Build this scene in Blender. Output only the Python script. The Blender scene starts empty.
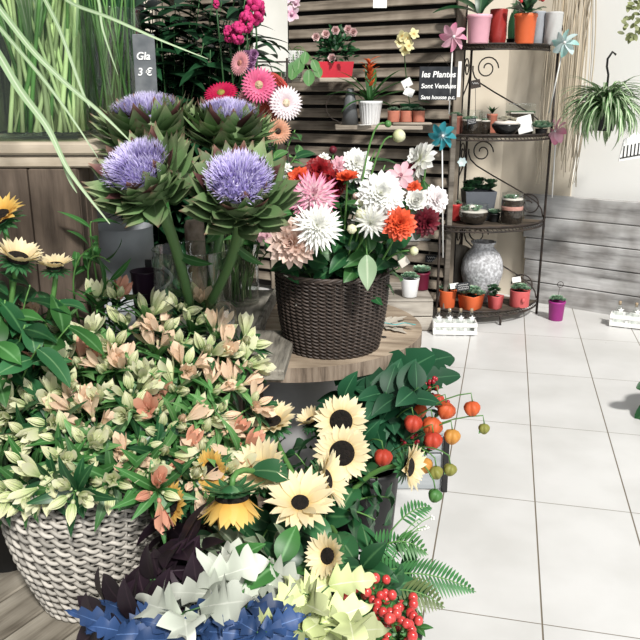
import bpy, math, random
from mathutils import Vector, Matrix
random.seed(7)
R = math.radians
scn = bpy.context.scene
# ---------------- camera, world, light, exposure ----------------
PITCH = R(16.35); FOC = 767.5; CH = 1.30
cam_d = bpy.data.cameras.new('camera'); cam = bpy.data.objects.new('camera', cam_d)
scn.collection.objects.link(cam); scn.camera = cam
cam.location = (0, 0, CH); cam.rotation_euler = (R(90) - PITCH, 0, 0)
cam_d.sensor_width = 36; cam_d.lens = FOC / 640 * 36; cam_d.clip_start = 0.02
w = bpy.data.worlds.new('world'); scn.world = w; w.use_nodes = True
bg = w.node_tree.nodes['Background']; bg.inputs[0].default_value = (0.93, 0.97, 1.0, 1); bg.inputs[1].default_value = 0.23
sd_ = bpy.data.lights.new('sun', 'SUN'); sun = bpy.data.objects.new('sun', sd_); scn.collection.objects.link(sun)
sd_.energy = 3.85; sd_.angle = R(6); sd_.color = (1.0, 0.97, 0.92)
sun.rotation_euler = Vector((-0.28, 0.80, -0.85)).to_track_quat('-Z', 'Y').to_euler()
ad_ = bpy.data.lights.new('shopfront_daylight', 'AREA'); ar = bpy.data.objects.new('shopfront_daylight', ad_); scn.collection.objects.link(ar)
ad_.shape = 'RECTANGLE'; ad_.size = 3.0; ad_.size_y = 2.4; ad_.energy = 75; ad_.color = (0.97, 0.99, 1.0)
ar.location = (1.8, -1.6, 2.3); ar.rotation_euler = (Vector((0.2, 3.2, 0.4)) - ar.location).to_track_quat('-Z', 'Y').to_euler()
vs = scn.view_settings
vs.view_transform = 'Standard'; vs.look = 'None'; vs.gamma = 1; vs.use_curve_mapping = False; vs.exposure = 0.27
scn.cycles.max_bounces = 8; scn.cycles.transparent_max_bounces = 24; scn.cycles.use_denoising = True
# ---------------- placing helpers ----------------
CAM = Vector((0, 0, CH)); FW = Vector((0, math.cos(PITCH), -math.sin(PITCH))); UP = Vector((0, math.sin(PITCH), math.cos(PITCH)))
def at(px, py, Y):
    d = FW * FOC + Vector((px - 320, 0, 0)) + UP * (320 - py)
    return CAM + d * (Y / d.y)
def ax(px, Y, z): return Vector(((px - 320) / FOC * (Y * FW.y + (CH - z) * UP.y), Y, z))
def mpp(P): return (Vector(P) - CAM).dot(FW) / FOC
E1 = Vector((0.9727, -0.2321, 0)); E2 = Vector((0.2321, 0.9727, 0)); Z = Vector((0, 0, 1))
U = random.uniform
# ---------------- materials ----------------
def new_mat(name):
    m = bpy.data.materials.new(name); m.use_nodes = True; n = m.node_tree.nodes; l = m.node_tree.links
    return m, n, l, n['Principled BSDF']
def c4(c): return (c[0], c[1], c[2], 1)
def pm(name, c, c2=None, scale=8, rough=.6, bump=0, metal=0, stretch=(1, 1, 1), spec=.3, rot=(0,0,0), lo=.35, hi=.65, detail=4, coat=0):
    """plain surface: two colours mixed by noise, optional relief"""
    m, n, l, b = new_mat(name)
    b.inputs['Roughness'].default_value = rough; b.inputs['Metallic'].default_value = metal
    b.inputs['Specular IOR Level'].default_value = spec; b.inputs['Coat Weight'].default_value = coat
    c2 = c2 or tuple(x * .8 for x in c)
    g = n.new('ShaderNodeTexCoord'); mp = n.new('ShaderNodeMapping'); mp.inputs['Scale'].default_value = stretch; mp.inputs['Rotation'].default_value = rot
    l.new(g.outputs['Object'], mp.inputs[0])
    t = n.new('ShaderNodeTexNoise'); t.inputs['Scale'].default_value = scale; t.inputs['Detail'].default_value = detail
    l.new(mp.outputs[0], t.inputs['Vector'])
    r = n.new('ShaderNodeValToRGB'); r.color_ramp.elements[0].color = c4(c); r.color_ramp.elements[1].color = c4(c2)
    r.color_ramp.elements[0].position = lo; r.color_ramp.elements[1].position = hi
    l.new(t.outputs['Fac'], r.inputs[0]); l.new(r.outputs[0], b.inputs['Base Color'])
    if bump:
        bp = n.new('ShaderNodeBump'); bp.inputs['Strength'].default_value = bump; bp.inputs['Distance'].default_value = .01
        l.new(t.outputs['Fac'], bp.inputs['Height']); l.new(bp.outputs[0], b.inputs['Normal'])
    return m
def lm(name, stops, rib=None, var=.35, trans=.25, rough=.5, spec=.35, ribw=.18):
    """leaf / petal: colour runs base to tip (attribute a.x), midrib (a.y), varies from blade to blade (a.z)"""
    m, n, l, b = new_mat(name)
    b.inputs['Roughness'].default_value = rough; b.inputs['Specular IOR Level'].default_value = spec
    a = n.new('ShaderNodeAttribute'); a.attribute_name = 'a'; s = n.new('ShaderNodeSeparateXYZ'); l.new(a.outputs['Vector'], s.inputs[0])
    r = n.new('ShaderNodeValToRGB'); e = r.color_ramp.elements
    e[0].position = stops[0][0]; e[0].color = c4(stops[0][1]); e[1].position = stops[-1][0]; e[1].color = c4(stops[-1][1])
    for p, c in stops[1:-1]: q = e.new(p); q.color = c4(c)
    l.new(s.outputs['X'], r.inputs[0]); col = r.outputs[0]
    if rib:
        rr = n.new('ShaderNodeValToRGB'); rr.color_ramp.elements[0].color = (1, 1, 1, 1); rr.color_ramp.elements[1].color = (0, 0, 0, 1)
        rr.color_ramp.elements[0].position = 0; rr.color_ramp.elements[1].position = ribw
        l.new(s.outputs['Y'], rr.inputs[0]); mx = n.new('ShaderNodeMix'); mx.data_type = 'RGBA'
        l.new(rr.outputs[0], mx.inputs['Factor']); l.new(col, mx.inputs['A']); mx.inputs['B'].default_value = c4(rib); col = mx.outputs['Result']
    hs = n.new('ShaderNodeHueSaturation'); mr = n.new('ShaderNodeMapRange'); mr.inputs['To Min'].default_value = 1 - var; mr.inputs['To Max'].default_value = 1 + var * .6
    l.new(s.outputs['Z'], mr.inputs[0]); l.new(mr.outputs[0], hs.inputs['Value']); l.new(col, hs.inputs['Color']); l.new(hs.outputs[0], b.inputs['Base Color'])
    if trans:
        t = n.new('ShaderNodeBsdfTranslucent'); ms = n.new('ShaderNodeMixShader'); ms.inputs[0].default_value = trans
        l.new(hs.outputs[0], t.inputs[0]); l.new(b.outputs[0], ms.inputs[1]); l.new(t.outputs[0], ms.inputs[2]); l.new(ms.outputs[0], n['Material Output'].inputs[0])
    return m
def glass(name, tint=(.96, .98, .97), refl=.035):
    m, n, l, b = new_mat(name); n.remove(b)
    t = n.new('ShaderNodeBsdfTransparent'); t.inputs[0].default_value = c4(tint); g = n.new('ShaderNodeBsdfGlossy'); g.inputs['Roughness'].default_value = .03
    lw = n.new('ShaderNodeLayerWeight'); lw.inputs['Blend'].default_value = .35; ma = n.new('ShaderNodeMath'); ma.operation = 'MULTIPLY_ADD'; ma.use_clamp = True
    ma.inputs[1].default_value = .38; ma.inputs[2].default_value = refl; l.new(lw.outputs['Facing'], ma.inputs[0])
    ms = n.new('ShaderNodeMixShader'); l.new(ma.outputs[0], ms.inputs[0]); l.new(t.outputs[0], ms.inputs[1]); l.new(g.outputs[0], ms.inputs[2]); l.new(ms.outputs[0], n['Material Output'].inputs[0])
    return m
def wood(name, c, c2, dark, scale=6, axis=0, rough=.75, bump=.5):
    """weathered timber: grain stretched along one object axis, darker streaks and knots"""
    m, n, l, b = new_mat(name); b.inputs['Roughness'].default_value = rough; b.inputs['Specular IOR Level'].default_value = .2
    g = n.new('ShaderNodeTexCoord'); mp = n.new('ShaderNodeMapping'); s = [1, 1, 1]; s = [9, 9, 9]; s[axis] = .8; mp.inputs['Scale'].default_value = s
    l.new(g.outputs['Object'], mp.inputs[0])
    t = n.new('ShaderNodeTexNoise'); t.inputs['Scale'].default_value = scale; t.inputs['Detail'].default_value = 6; t.inputs['Roughness'].default_value = .65; l.new(mp.outputs[0], t.inputs['Vector'])
    r = n.new('ShaderNodeValToRGB'); e = r.color_ramp.elements; e[0].position = .28; e[0].color = c4(dark); e[1].position = .7; e[1].color = c4(c); q = e.new(.48); q.color = c4(c2)
    l.new(t.outputs['Fac'], r.inputs[0])
    t2 = n.new('ShaderNodeTexNoise'); t2.inputs['Scale'].default_value = 5; t2.inputs['Detail'].default_value = 3; l.new(g.outputs['Object'], t2.inputs['Vector'])
    r2 = n.new('ShaderNodeValToRGB'); r2.color_ramp.elements[0].position = .3; r2.color_ramp.elements[1].position = .62; r2.color_ramp.elements[0].color = (.45, .43, .41, 1); r2.color_ramp.elements[1].color = (1, 1, 1, 1)
    l.new(t2.outputs['Fac'], r2.inputs[0]); mx = n.new('ShaderNodeMix'); mx.data_type = 'RGBA'; mx.blend_type = 'MULTIPLY'; mx.inputs['Factor'].default_value = 1
    l.new(r.outputs[0], mx.inputs['A']); l.new(r2.outputs[0], mx.inputs['B']); l.new(mx.outputs['Result'], b.inputs['Base Color'])
    bp = n.new('ShaderNodeBump'); bp.inputs['Strength'].default_value = bump; bp.inputs['Distance'].default_value = .004; l.new(t.outputs['Fac'], bp.inputs['Height']); l.new(bp.outputs[0], b.inputs['Normal'])
    return m
# ---------------- mesh builder ----------------
def ortho(d):
    d = d.normalized(); a = Vector((0, 0, 1)) if abs(d.z) < .9 else Vector((1, 0, 0))
    x = d.cross(a).normalized(); return x, x.cross(d).normalized()
class MB:
    def __init__(s): s.v = []; s.a = []; s.f = []; s.sm = []
    def add(s, vs, fs, at_=None, smooth=True):
        k = len(s.v); s.v += [tuple(v) for v in vs]; s.a += at_ if at_ else [(0.5, 0.5, 0.5)] * len(vs)
        s.f += [tuple(i + k for i in f) for f in fs]; s.sm += [smooth] * len(fs); return s
    def tube(s, pts, r0, r1=None, seg=6, closed=False, r=.5, cap=True):
        pts = [Vector(p) for p in pts]; n = len(pts); r1 = r0 if r1 is None else r1; vs = []; fs = []; at_ = []
        x, y = ortho(pts[1] - pts[0])
        for i, p in enumerate(pts):
            if closed: d = pts[(i + 1) % n] - pts[i - 1]
            else: d = pts[min(i + 1, n - 1)] - pts[max(i - 1, 0)]
            if d.length < 1e-9: d = Vector((0, 0, 1))
            d.normalize(); x = (x - d * x.dot(d))
            x = x.normalized() if x.length > 1e-6 else ortho(d)[0]
            y = d.cross(x); q = i / (n - 1); rr = r0 + (r1 - r0) * q
            for k in range(seg):
                a = 2 * math.pi * k / seg; vs.append(p + (x * math.cos(a) + y * math.sin(a)) * rr); at_.append((q, .5, r))
        m = n if closed else n - 1
        for i in range(m):
            j = (i + 1) % n
            for k in range(seg):
                k2 = (k + 1) % seg; fs.append((i * seg + k, i * seg + k2, j * seg + k2, j * seg + k))
        if not closed and cap: fs.append(tuple(range(seg))[::-1]); fs.append(tuple((n - 1) * seg + k for k in range(seg)))
        return s.add(vs, fs, at_)
    def lathe(s, prof, c=(0, 0, 0), seg=32, M=None, r=.5, smooth=True, ripple=None):
        c = Vector(c); vs = []; fs = []; at_ = []; n = len(prof)
        for i, (rr, z) in enumerate(prof):
            for k in range(seg):
                a = 2 * math.pi * k / seg; q = rr * (1 + (ripple(a, i) if ripple else 0)); p = Vector((q * math.cos(a), q * math.sin(a), z))
                vs.append((M @ p if M else p) + c); at_.append((i / (n - 1), k / seg, r))
        for i in range(n - 1):
            for k in range(seg):
                k2 = (k + 1) % seg; fs.append((i * seg + k, i * seg + k2, (i + 1) * seg + k2, (i + 1) * seg + k))
        if prof[0][0] > 0: fs.append(tuple(range(seg))[::-1])
        if prof[-1][0] > 0: fs.append(tuple((n - 1) * seg + k for k in range(seg)))
        return s.add(vs, fs, at_, smooth)
    def box(s, c, sz, rz=0, bev=0.0, X=None, Y=None, Zv=None):
        c = Vector(c); X = X or Vector((math.cos(rz), math.sin(rz), 0)); Y = Y or Vector((-math.sin(rz), math.cos(rz), 0)); Zv = Zv or X.cross(Y)
        h = [q / 2 for q in sz]; b = min(bev, min(h) * .9); vs = []; fs = []
        if b <= 0:
            for i in (-1, 1):
                for j in (-1, 1):
                    for k in (-1, 1): vs.append(c + X * h[0] * i + Y * h[1] * j + Zv * h[2] * k)
            fs = [(0, 1, 3, 2), (4, 6, 7, 5), (0, 4, 5, 1), (2, 3, 7, 6), (0, 2, 6, 4), (1, 5, 7, 3)]
            return s.add(vs, fs, None, False)
        lv = [(-h[2], b), (-h[2] + b, 0), (h[2] - b, 0), (h[2], b)]
        for z, ins in lv:
            x, y = h[0] - ins, h[1] - ins; k = b * .7
            for px_, py_ in ((-x + k, -y), (x - k, -y), (x, -y + k), (x, y - k), (x - k, y), (-x + k, y), (-x, y - k), (-x, -y + k)): vs.append(c + X * px_ + Y * py_ + Zv * z)
        for i in range(3):
            for k in range(8): k2 = (k + 1) % 8; fs.append((i * 8 + k, i * 8 + k2, i * 8 + 8 + k2, i * 8 + 8 + k))
        fs.append(tuple(range(8))[::-1]); fs.append(tuple(24 + k for k in range(8)))
        return s.add(vs, fs, None, False)
    def ball(s, c, rx, ry=None, rz=None, seg=12, rings=7, M=None, r=.5, ripple=None):
        ry = rx if ry is None else ry; rz = rx if rz is None else rz; c = Vector(c); vs = []; fs = []; at_ = []
        for i in range(rings + 1):
            th = math.pi * i / rings
            for k in range(seg):
                a = 2 * math.pi * k / seg; q = 1 + (ripple(a, th) if ripple else 0)
                p = Vector((rx * math.sin(th) * math.cos(a) * q, ry * math.sin(th) * math.sin(a) * q, rz * math.cos(th) * (q if ripple else 1)))
                vs.append((M @ p if M else p) + c); at_.append((1 - i / rings, .5, r))
        for i in range(rings):
            for k in range(seg): k2 = (k + 1) % seg; fs.append((i * seg + k, (i + 1) * seg + k, (i + 1) * seg + k2, i * seg + k2))
        return s.add(vs, fs, at_)
    def blade(s, base, d, n, L, W, prof='leaf', bend=0, fold=.15, seg=6, r=None, twist=0, wave=0):
        d = Vector(d).normalized(); n = Vector(n); n = (n - d * n.dot(d))
        n = n.normalized() if n.length > 1e-6 else ortho(d)[0]
        sd = d.cross(n).normalized(); p = Vector(base); vs = []; fs = []; at_ = []; r = random.random() if r is None else r
        if prof == 'lobed': seg = max(seg, 16)
        st = L / seg; rot = Matrix.Rotation(-bend / seg, 3, sd); rt = twist / seg; ph = U(0, 6)
        for i in range(seg + 1):
            t = i / seg; wv = W * .5 * PROF[prof](t); off = n * (wave * W * math.sin(t * 9 + ph))
            vs += [p - sd * wv + n * fold * wv + off, p, p + sd * wv + n * fold * wv - off]; at_ += [(t, 1, r), (t, 0, r), (t, 1, r)]
            p = p + d * st; d = rot @ d; n = rot @ n
            if rt: q = Matrix.Rotation(rt, 3, d); n = q @ n; sd = q @ sd; rot = Matrix.Rotation(-bend / seg, 3, sd)
        for i in range(seg):
            a = i * 3; fs += [(a, a + 1, a + 4, a + 3), (a + 1, a + 2, a + 5, a + 4)]
        return s.add(vs, fs, at_)
    def ribbon(s, pts, W, n=Vector((0, -1, .4)), r=.5, tip=.1):
        pts = [Vector(p) for p in pts]; vs = []; fs = []; at_ = []; m = len(pts)
        for i, p in enumerate(pts):
            d = (pts[min(i + 1, m - 1)] - pts[max(i - 1, 0)]).normalized(); sd = d.cross(n).normalized(); t = i / (m - 1)
            wv = W * .5 * (tip + (1 - tip) * (1 - t ** 3)); nn = sd.cross(d)
            vs += [p - sd * wv + nn * wv * .35, p, p + sd * wv + nn * wv * .35]; at_ += [(t, 1, r), (t, 0, r), (t, 1, r)]
        for i in range(m - 1):
            a = i * 3; fs += [(a, a + 1, a + 4, a + 3), (a + 1, a + 2, a + 5, a + 4)]
        return s.add(vs, fs, at_)
    def build(s, name, m, parent=None, label=None):
        base = Vector((0, 0, 0))
        if parent is not None: base = Vector(parent['_base'])
        me = bpy.data.meshes.new(name); me.from_pydata([(x - base.x, y - base.y, z - base.z) for x, y, z in s.v], [], s.f)
        at_ = me.attributes.new('a', 'FLOAT_VECTOR', 'POINT'); at_.data.foreach_set('vector', [q for t in s.a for q in t])
        me.polygons.foreach_set('use_smooth', s.sm); me.materials.append(m); me.update()
        o = bpy.data.objects.new(name, me); scn.collection.objects.link(o)
        if parent is not None: o.parent = parent
        o['_base'] = tuple(base)
        if label: o['label'] = label
        return o
def sst(t): return t * t * (3 - 2 * t)
PROF = {
    'leaf': lambda t: max(.03, math.sin(math.pi * min(1, t * .97 + .02) ** .75)),
    'oval': lambda t: max(.05, math.sin(math.pi * min(1, t * .95 + .04)) ** .6),
    'petal': lambda t: max(.04, (.25 + .75 * sst(min(1, t / .6))) * (1 - max(0, (t - .75) / .25) ** 2 * .95)),
    'point': lambda t: max(.03, (.45 + .55 * sst(min(1, t / .4))) * (1 - max(0, (t - .4) / .6) ** 1.6)),
    'strap': lambda t: max(.04, (.6 + .4 * min(1, t / .2)) * (1 - max(0, (t - .5) / .5) ** 2)),
    'bract': lambda t: max(.03, (.8 + .35 * math.sin(math.pi * min(1, t * 1.2))) * (1 - t ** 2.0)),
    'spoon': lambda t: max(.05, .3 + .7 * sst(t)) * (1 - max(0, (t - .8) / .2) ** 2 * .8),
    'lobed': lambda t: max(.03, math.sin(math.pi * min(1, t + .02) ** .8) * (.42 + .58 * ((t * 4.2) % 1))),
}
# ---------------- object helpers ----------------
def thing(name, label, cat, loc=(0, 0, 0), group=None):
    o = bpy.data.objects.new(name, None); scn.collection.objects.link(o); o.location = loc; o.empty_display_size = .02
    o['_base'] = tuple(loc); o['label'] = label; o['category'] = cat
    if group: o['group'] = group
    return o
def tagm(o, label, cat, group=None):
    o['label'] = label; o['category'] = cat
    if group: o['group'] = group
    return o
def struct(name, mb, m):
    o = mb.build(name, m); o['kind'] = 'structure'; return o
def dup(root, loc, label, group=None):
    r = root.copy(); scn.collection.objects.link(r); r.location = loc; r['label'] = label
    if group: r['group'] = group
    for ch in list(root.children):
        c = ch.copy(); scn.collection.objects.link(c); c.parent = r
        for g in list(ch.children):
            d = g.copy(); scn.collection.objects.link(d); d.parent = c
    return r
def inst(proto, name, parent, M):
    """one more copy of a small flower mesh as a part of parent; M is a world matrix (parent unrotated)"""
    o = bpy.data.objects.new(name, proto.data if hasattr(proto, 'data') else proto); scn.collection.objects.link(o); o.parent = parent
    o.matrix_local = Matrix.Translation(-Vector(parent['_base'])) @ M; return o
def frame(P, d, s=1, spin=0):
    d = Vector(d).normalized(); x, y = ortho(d); q = Matrix((x, y, d)).transposed().to_4x4()
    if q.determinant() < 0: q = Matrix((y, x, d)).transposed().to_4x4()
    return Matrix.Translation(P) @ q @ Matrix.Rotation(spin, 4, 'Z') @ Matrix.Scale(s, 4)
def arc(A, B, sag, n=8):
    A = Vector(A); B = Vector(B); return [A.lerp(B, i / n) + Vector(sag) * math.sin(math.pi * i / n) for i in range(n + 1)]
def bez(A, B, C, n=10):
    A, B, C = Vector(A), Vector(B), Vector(C); return [A * (1 - t) ** 2 + B * 2 * t * (1 - t) + C * t * t for t in [i / n for i in range(n + 1)]]

# ---------------- palette ----------------
G_DARK = lm('leaf_dark_green', [(0, (.010, .050, .018)), (1, (.018, .085, .028))], rib=(.06, .16, .06), rough=.35, trans=.12)
G_MID = lm('leaf_mid_green', [(0, (.028, .11, .025)), (1, (.055, .18, .045))], rib=(.14, .30, .12), rough=.42, trans=.2)
G_FRESH = lm('leaf_fresh_green', [(0, (.07, .22, .055)), (1, (.16, .36, .12))], rib=(.26, .42, .2), rough=.4, trans=.25)
G_SUN = lm('sunflower_leaf_green', [(0, (.025, .11, .04)), (1, (.045, .16, .06))], rib=(.16, .30, .14), rough=.42, trans=.2, ribw=.12)
G_PALE = lm('leaf_pale_silver_green', [(0, (.28, .42, .24)), (1, (.42, .55, .36))], rib=(.6, .7, .5), trans=.3)
G_GRASS = lm('grass_blade_green', [(0, (.22, .36, .17)), (1, (.36, .47, .28))], rib=(.56, .63, .48), trans=.25, var=.2, ribw=.3)
STEM = lm('stem_green', [(0, (.08, .20, .05)), (1, (.14, .30, .08))], trans=0)
STEM_D = lm('stem_dark_green', [(0, (.02, .07, .02)), (1, (.04, .12, .035))], trans=0)
STEM_L = lm('stem_pale_green', [(0, (.66, .76, .42)), (1, (.44, .60, .24))], trans=.15, var=.45)
SUCC = lm('succulent_blue_green', [(0, (.10, .24, .14)), (.8, (.22, .40, .27)), (1, (.45, .5, .36))], trans=.1, rough=.55)
SUCC_D = lm('succulent_dark_green', [(0, (.015, .06, .03)), (1, (.05, .14, .06))], trans=.05)
FERN = lm('fern_green', [(0, (.03, .13, .04)), (1, (.07, .22, .07))], trans=.2)
BLACK = pm('black_plastic', (.012, .012, .013), (.02, .02, .02), rough=.45)
IRON = pm('wrought_iron_dark', (.022, .018, .017), (.05, .036, .028), scale=30, rough=.55)
SOIL = pm('potting_soil', (.02, .014, .010), (.045, .032, .022), scale=60, rough=.95, bump=.8)
GLASS = glass('clear_glass'); GLASS_G = glass('greenish_vase_glass', (.95, .99, .95), .03)
WHITE = pm('white_paint', (.82, .82, .80), (.74, .74, .72), rough=.5)
CARD = pm('white_card', (.85, .85, .83), (.8, .8, .78), rough=.8)
SLATE = pm('slate_board', (.018, .020, .024), (.035, .037, .042), scale=20, rough=.8)
CHALK = pm('chalk_white', (.9, .9, .88), (.8, .8, .8), rough=.9)
TERRA = pm('pink_terracotta', (.55, .20, .13), (.45, .16, .11), scale=30, rough=.8)
TERRA_D = pm('brown_terracotta', (.32, .12, .085), (.24, .09, .07), scale=30, rough=.85)
# ================= the setting =================
def floor_mat():
    m, n, l, b = new_mat('white_floor_tiles'); b.inputs['Roughness'].default_value = .32; b.inputs['Specular IOR Level'].default_value = .35
    g = n.new('ShaderNodeNewGeometry')
    def line(vec, off, period, half):
        d = n.new('ShaderNodeVectorMath'); d.operation = 'DOT_PRODUCT'; d.inputs[1].default_value = vec; l.new(g.outputs['Position'], d.inputs[0])
        a = n.new('ShaderNodeMath'); a.operation = 'ADD'; a.inputs[1].default_value = off + 30 * period; l.new(d.outputs['Value'], a.inputs[0])
        q = n.new('ShaderNodeMath'); q.operation = 'PINGPONG'; q.inputs[1].default_value = period / 2; l.new(a.outputs[0], q.inputs[0])
        mr = n.new('ShaderNodeMapRange'); mr.inputs['From Min'].default_value = half * .75; mr.inputs['From Max'].default_value = half * 1.25; mr.inputs['To Min'].default_value = 1; mr.inputs['To Max'].default_value = 0
        l.new(q.outputs[0], mr.inputs[0]); return mr.outputs[0]
    a = line((.9727, -.2321, 0), -.1666, .3004, .0021); c = line((.2321, .9727, 0), -4.923, .6341, .0014)
    mx = n.new('ShaderNodeMath'); mx.operation = 'MAXIMUM'; l.new(a, mx.inputs[0]); l.new(c, mx.inputs[1])
    t = n.new('ShaderNodeTexNoise'); t.inputs['Scale'].default_value = 3; t.inputs['Detail'].default_value = 8; l.new(g.outputs['Position'], t.inputs['Vector'])
    r = n.new('ShaderNodeValToRGB'); r.color_ramp.elements[0].color = (.56, .555, .54, 1); r.color_ramp.elements[1].color = (.645, .64, .63, 1); r.color_ramp.elements[0].position = .35; r.color_ramp.elements[1].position = .6
    l.new(t.outputs['Fac'], r.inputs[0])
    v = n.new('ShaderNodeTexVoronoi'); v.inputs['Scale'].default_value = 4.2; l.new(g.outputs['Position'], v.inputs['Vector'])
    sp = n.new('ShaderNodeMapRange'); sp.inputs['From Min'].default_value = .016; sp.inputs['From Max'].default_value = .024; sp.inputs['To Min'].default_value = .7; sp.inputs['To Max'].default_value = 0; l.new(v.outputs['Distance'], sp.inputs[0])
    m0 = n.new('ShaderNodeMix'); m0.data_type = 'RGBA'; l.new(sp.outputs[0], m0.inputs['Factor']); l.new(r.outputs[0], m0.inputs['A']); m0.inputs['B'].default_value = (.16, .13, .09, 1)
    m1 = n.new('ShaderNodeMix'); m1.data_type = 'RGBA'; l.new(mx.outputs[0], m1.inputs['Factor']); l.new(m0.outputs['Result'], m1.inputs['A']); m1.inputs['B'].default_value = (.17, .14, .10, 1)
    l.new(m1.outputs['Result'], b.inputs['Base Color'])
    bp = n.new('ShaderNodeBump'); bp.inputs['Strength'].default_value = .6; bp.inputs['Distance'].default_value = .003; bp.invert = True; l.new(mx.outputs[0], bp.inputs['Height']); l.new(bp.outputs[0], b.inputs['Normal'])
    return m
PLASTER = pm('beige_plaster', (.70, .62, .50), (.80, .73, .61), scale=2.2, rough=.9, bump=.1, detail=6)
PLASTER_W = pm('white_plaster', (.86, .855, .83), (.78, .77, .74), scale=1.6, rough=.9, bump=.1, detail=7, lo=.5, hi=.75)
struct('floor', MB().box((.5, 2.2, -.05), (6.4, 7.4, .1)), floor_mat())
CR = Vector((1.50, 4.79, 0))                                   # where the back wall meets the right wall
RD = Vector((.79, -.613, 0)).normalized(); RN = Vector((-RD.y * -1, -RD.x, 0)); RN = Vector((RD.y, -RD.x, 0))   # along / into room
struct('wall_back', MB().box(CR - E1 * 1.65 + E2 * .30 + Z * 1.3, (4.1, .12, 2.6), X=E1, Y=E2, Zv=Z), PLASTER)
struct('wall_right', MB().box(CR + RD * 1.15 - RN * .14 + Z * 1.3, (3.2, .12, 2.6), X=RD, Y=-RN, Zv=Z), PLASTER_W)
struct('wall_left', MB().box(Vector((-1.75, 3.2, 1.3)), (.12, 4.6, 2.6), X=E1, Y=E2, Zv=Z), pm('dark_painted_wall', (.035, .036, .038), (.025, .025, .025), scale=3, rough=.9))
struct('trim_2', MB().box(CR - RD * .22 - RN * .072 + Z * 1.3, (.50, .016, 2.6), X=RD, Y=-RN, Zv=Z), PLASTER)
# weathered boards fixed along the foot of the right wall
GREYW = wood('grey_weathered_boards', (.66, .655, .65), (.47, .465, .46), (.13, .125, .12), scale=2.0, axis=0)
def localwood(o, origin, X):                                   # puts the grain along the object's own x
    pass
def oriented(name, mat, centre, sz, X, parent=None, boards=None, bev=.004):
    """a board whose mesh is built along its own x axis, then turned in place"""
    mb = MB()
    for c, s in (boards or [((0, 0, 0), sz)]): mb.box(c, s, bev=bev)
    Xv = Vector(X).normalized(); Yv = Z.cross(Xv)
    if Yv.length < .1: Yv = Vector((0, 1, 0))
    Yv.normalize(); Zv = Xv.cross(Yv); o = mb.build(name, mat)
    base = Vector(parent['_base']) if parent else Vector((0, 0, 0))
    o.matrix_local = Matrix.Translation(Vector(centre) - base) @ Matrix((Xv, Yv, Zv)).transposed().to_4x4()
    if parent: o.parent = parent
    o['_base'] = tuple(base); return o
wp = oriented('trim_1', GREYW, CR + RD * 1.12 + RN * .0 + Z * .355, None, RD, boards=[((U(-.004, .004) + .012 * (2 - k), 0, -.29 + .1412 * k), (2.66, .035, .1355)) for k in range(5)])
wp['kind'] = 'structure'; wp.name = 'wall_right_boarding'
# ================= shutters against the back wall =================
S0 = Vector((.80, 4.55, 0)); SD = Vector((-.88, .475, 0)).normalized(); SN = Vector((-SD.y, SD.x, 0))
if SN.y > 0: SN = -SN
WSH = wood('shutter_timber', (.36, .31, .25), (.25, .21, .165), (.07, .056, .045), scale=2.5, axis=0)
WPOST = wood('grey_post_timber', (.26, .235, .20), (.17, .15, .125), (.05, .042, .035), scale=2.5, axis=2)
sh = thing('louvred_shutter', 'large weathered wooden shutter with horizontal louvres standing behind the plant shelves', 'shutter', S0)
sh2 = thing('louvred_shutter', 'darker louvred shutter further left, mostly behind the gerberas and foliage', 'shutter', S0 + SD * 1.25)
for u, w_ in ((0.02, sh), (1.20, sh), (1.26, sh2), (2.13, sh2)):
    oriented('stile', WSH, S0 + SD * u + Z * 1.12, (2.2, .045, .05), Z, w_)
for k in range(28):
    z = .10 + k * .078; X = SD; q = Vector((0, 0, 1)) * .95 + SN * .35
    mb = MB(); mb.box((0, 0, 0), (1.15, .012, .058), bev=.003); o = mb.build('slat', WSH); Yv = SN * .93 + Z * .36; Yv.normalize(); Zv = X.cross(Yv)
    o.matrix_local = Matrix.Translation(SD * .62 + Z * z) @ Matrix((X, Yv, Zv)).transposed().to_4x4(); o.parent = sh
    mb = MB(); mb.box((0, 0, 0), (.86, .012, .058), bev=.003); o2 = mb.build('slat', WSH); o2.matrix_local = Matrix.Translation(SD * .445 + Z * z) @ Matrix((X, Yv, Zv)).transposed().to_4x4(); o2.parent = sh2
DB = pm('dark_backing', (.018, .016, .015), rough=.9)
oriented('backing_board', DB, S0 + SD * .61 - SN * .05 + Z * 1.12, (1.22, .012, 2.2), SD, sh); oriented('backing_board', DB, S0 + SD * 1.69 - SN * .05 + Z * 1.12, (.9, .012, 2.2), SD, sh2)
# board shelves fixed in front of the shutter
WSHELF = wood('pale_shelf_timber', (.50, .44, .36), (.38, .33, .27), (.15, .12, .09), scale=2.5, axis=0)
def shelf_on_shutter(x0, x1, Yc, z, label, d=.17, t=.025):
    A = ax(x0, Yc, z); B = ax(x1, Yc, z); X = (B - A).normalized(); c = (A + B) / 2
    o = oriented('wall_shelf', WSHELF, c - Z * t / 2, ((B - A).length, d, t), X); return tagm(o, label, 'shelf')
Z1, Z2, Y1, Y2 = 1.395, 1.135, 4.72, 4.52
shelf_on_shutter(262, 356, Y1, Z1, 'short wooden shelf on the shutter carrying the red rose planter')
shelf_on_shutter(335, 421, Y2, Z2, 'lower wooden shelf on the shutter under the orange bromeliad')
sb = shelf_on_shutter(392, 431, Y2 - .04, Z2 + .016, 'thin grey board lying on the lower shelf under three terracotta pots', d=.10, t=.014)
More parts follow.
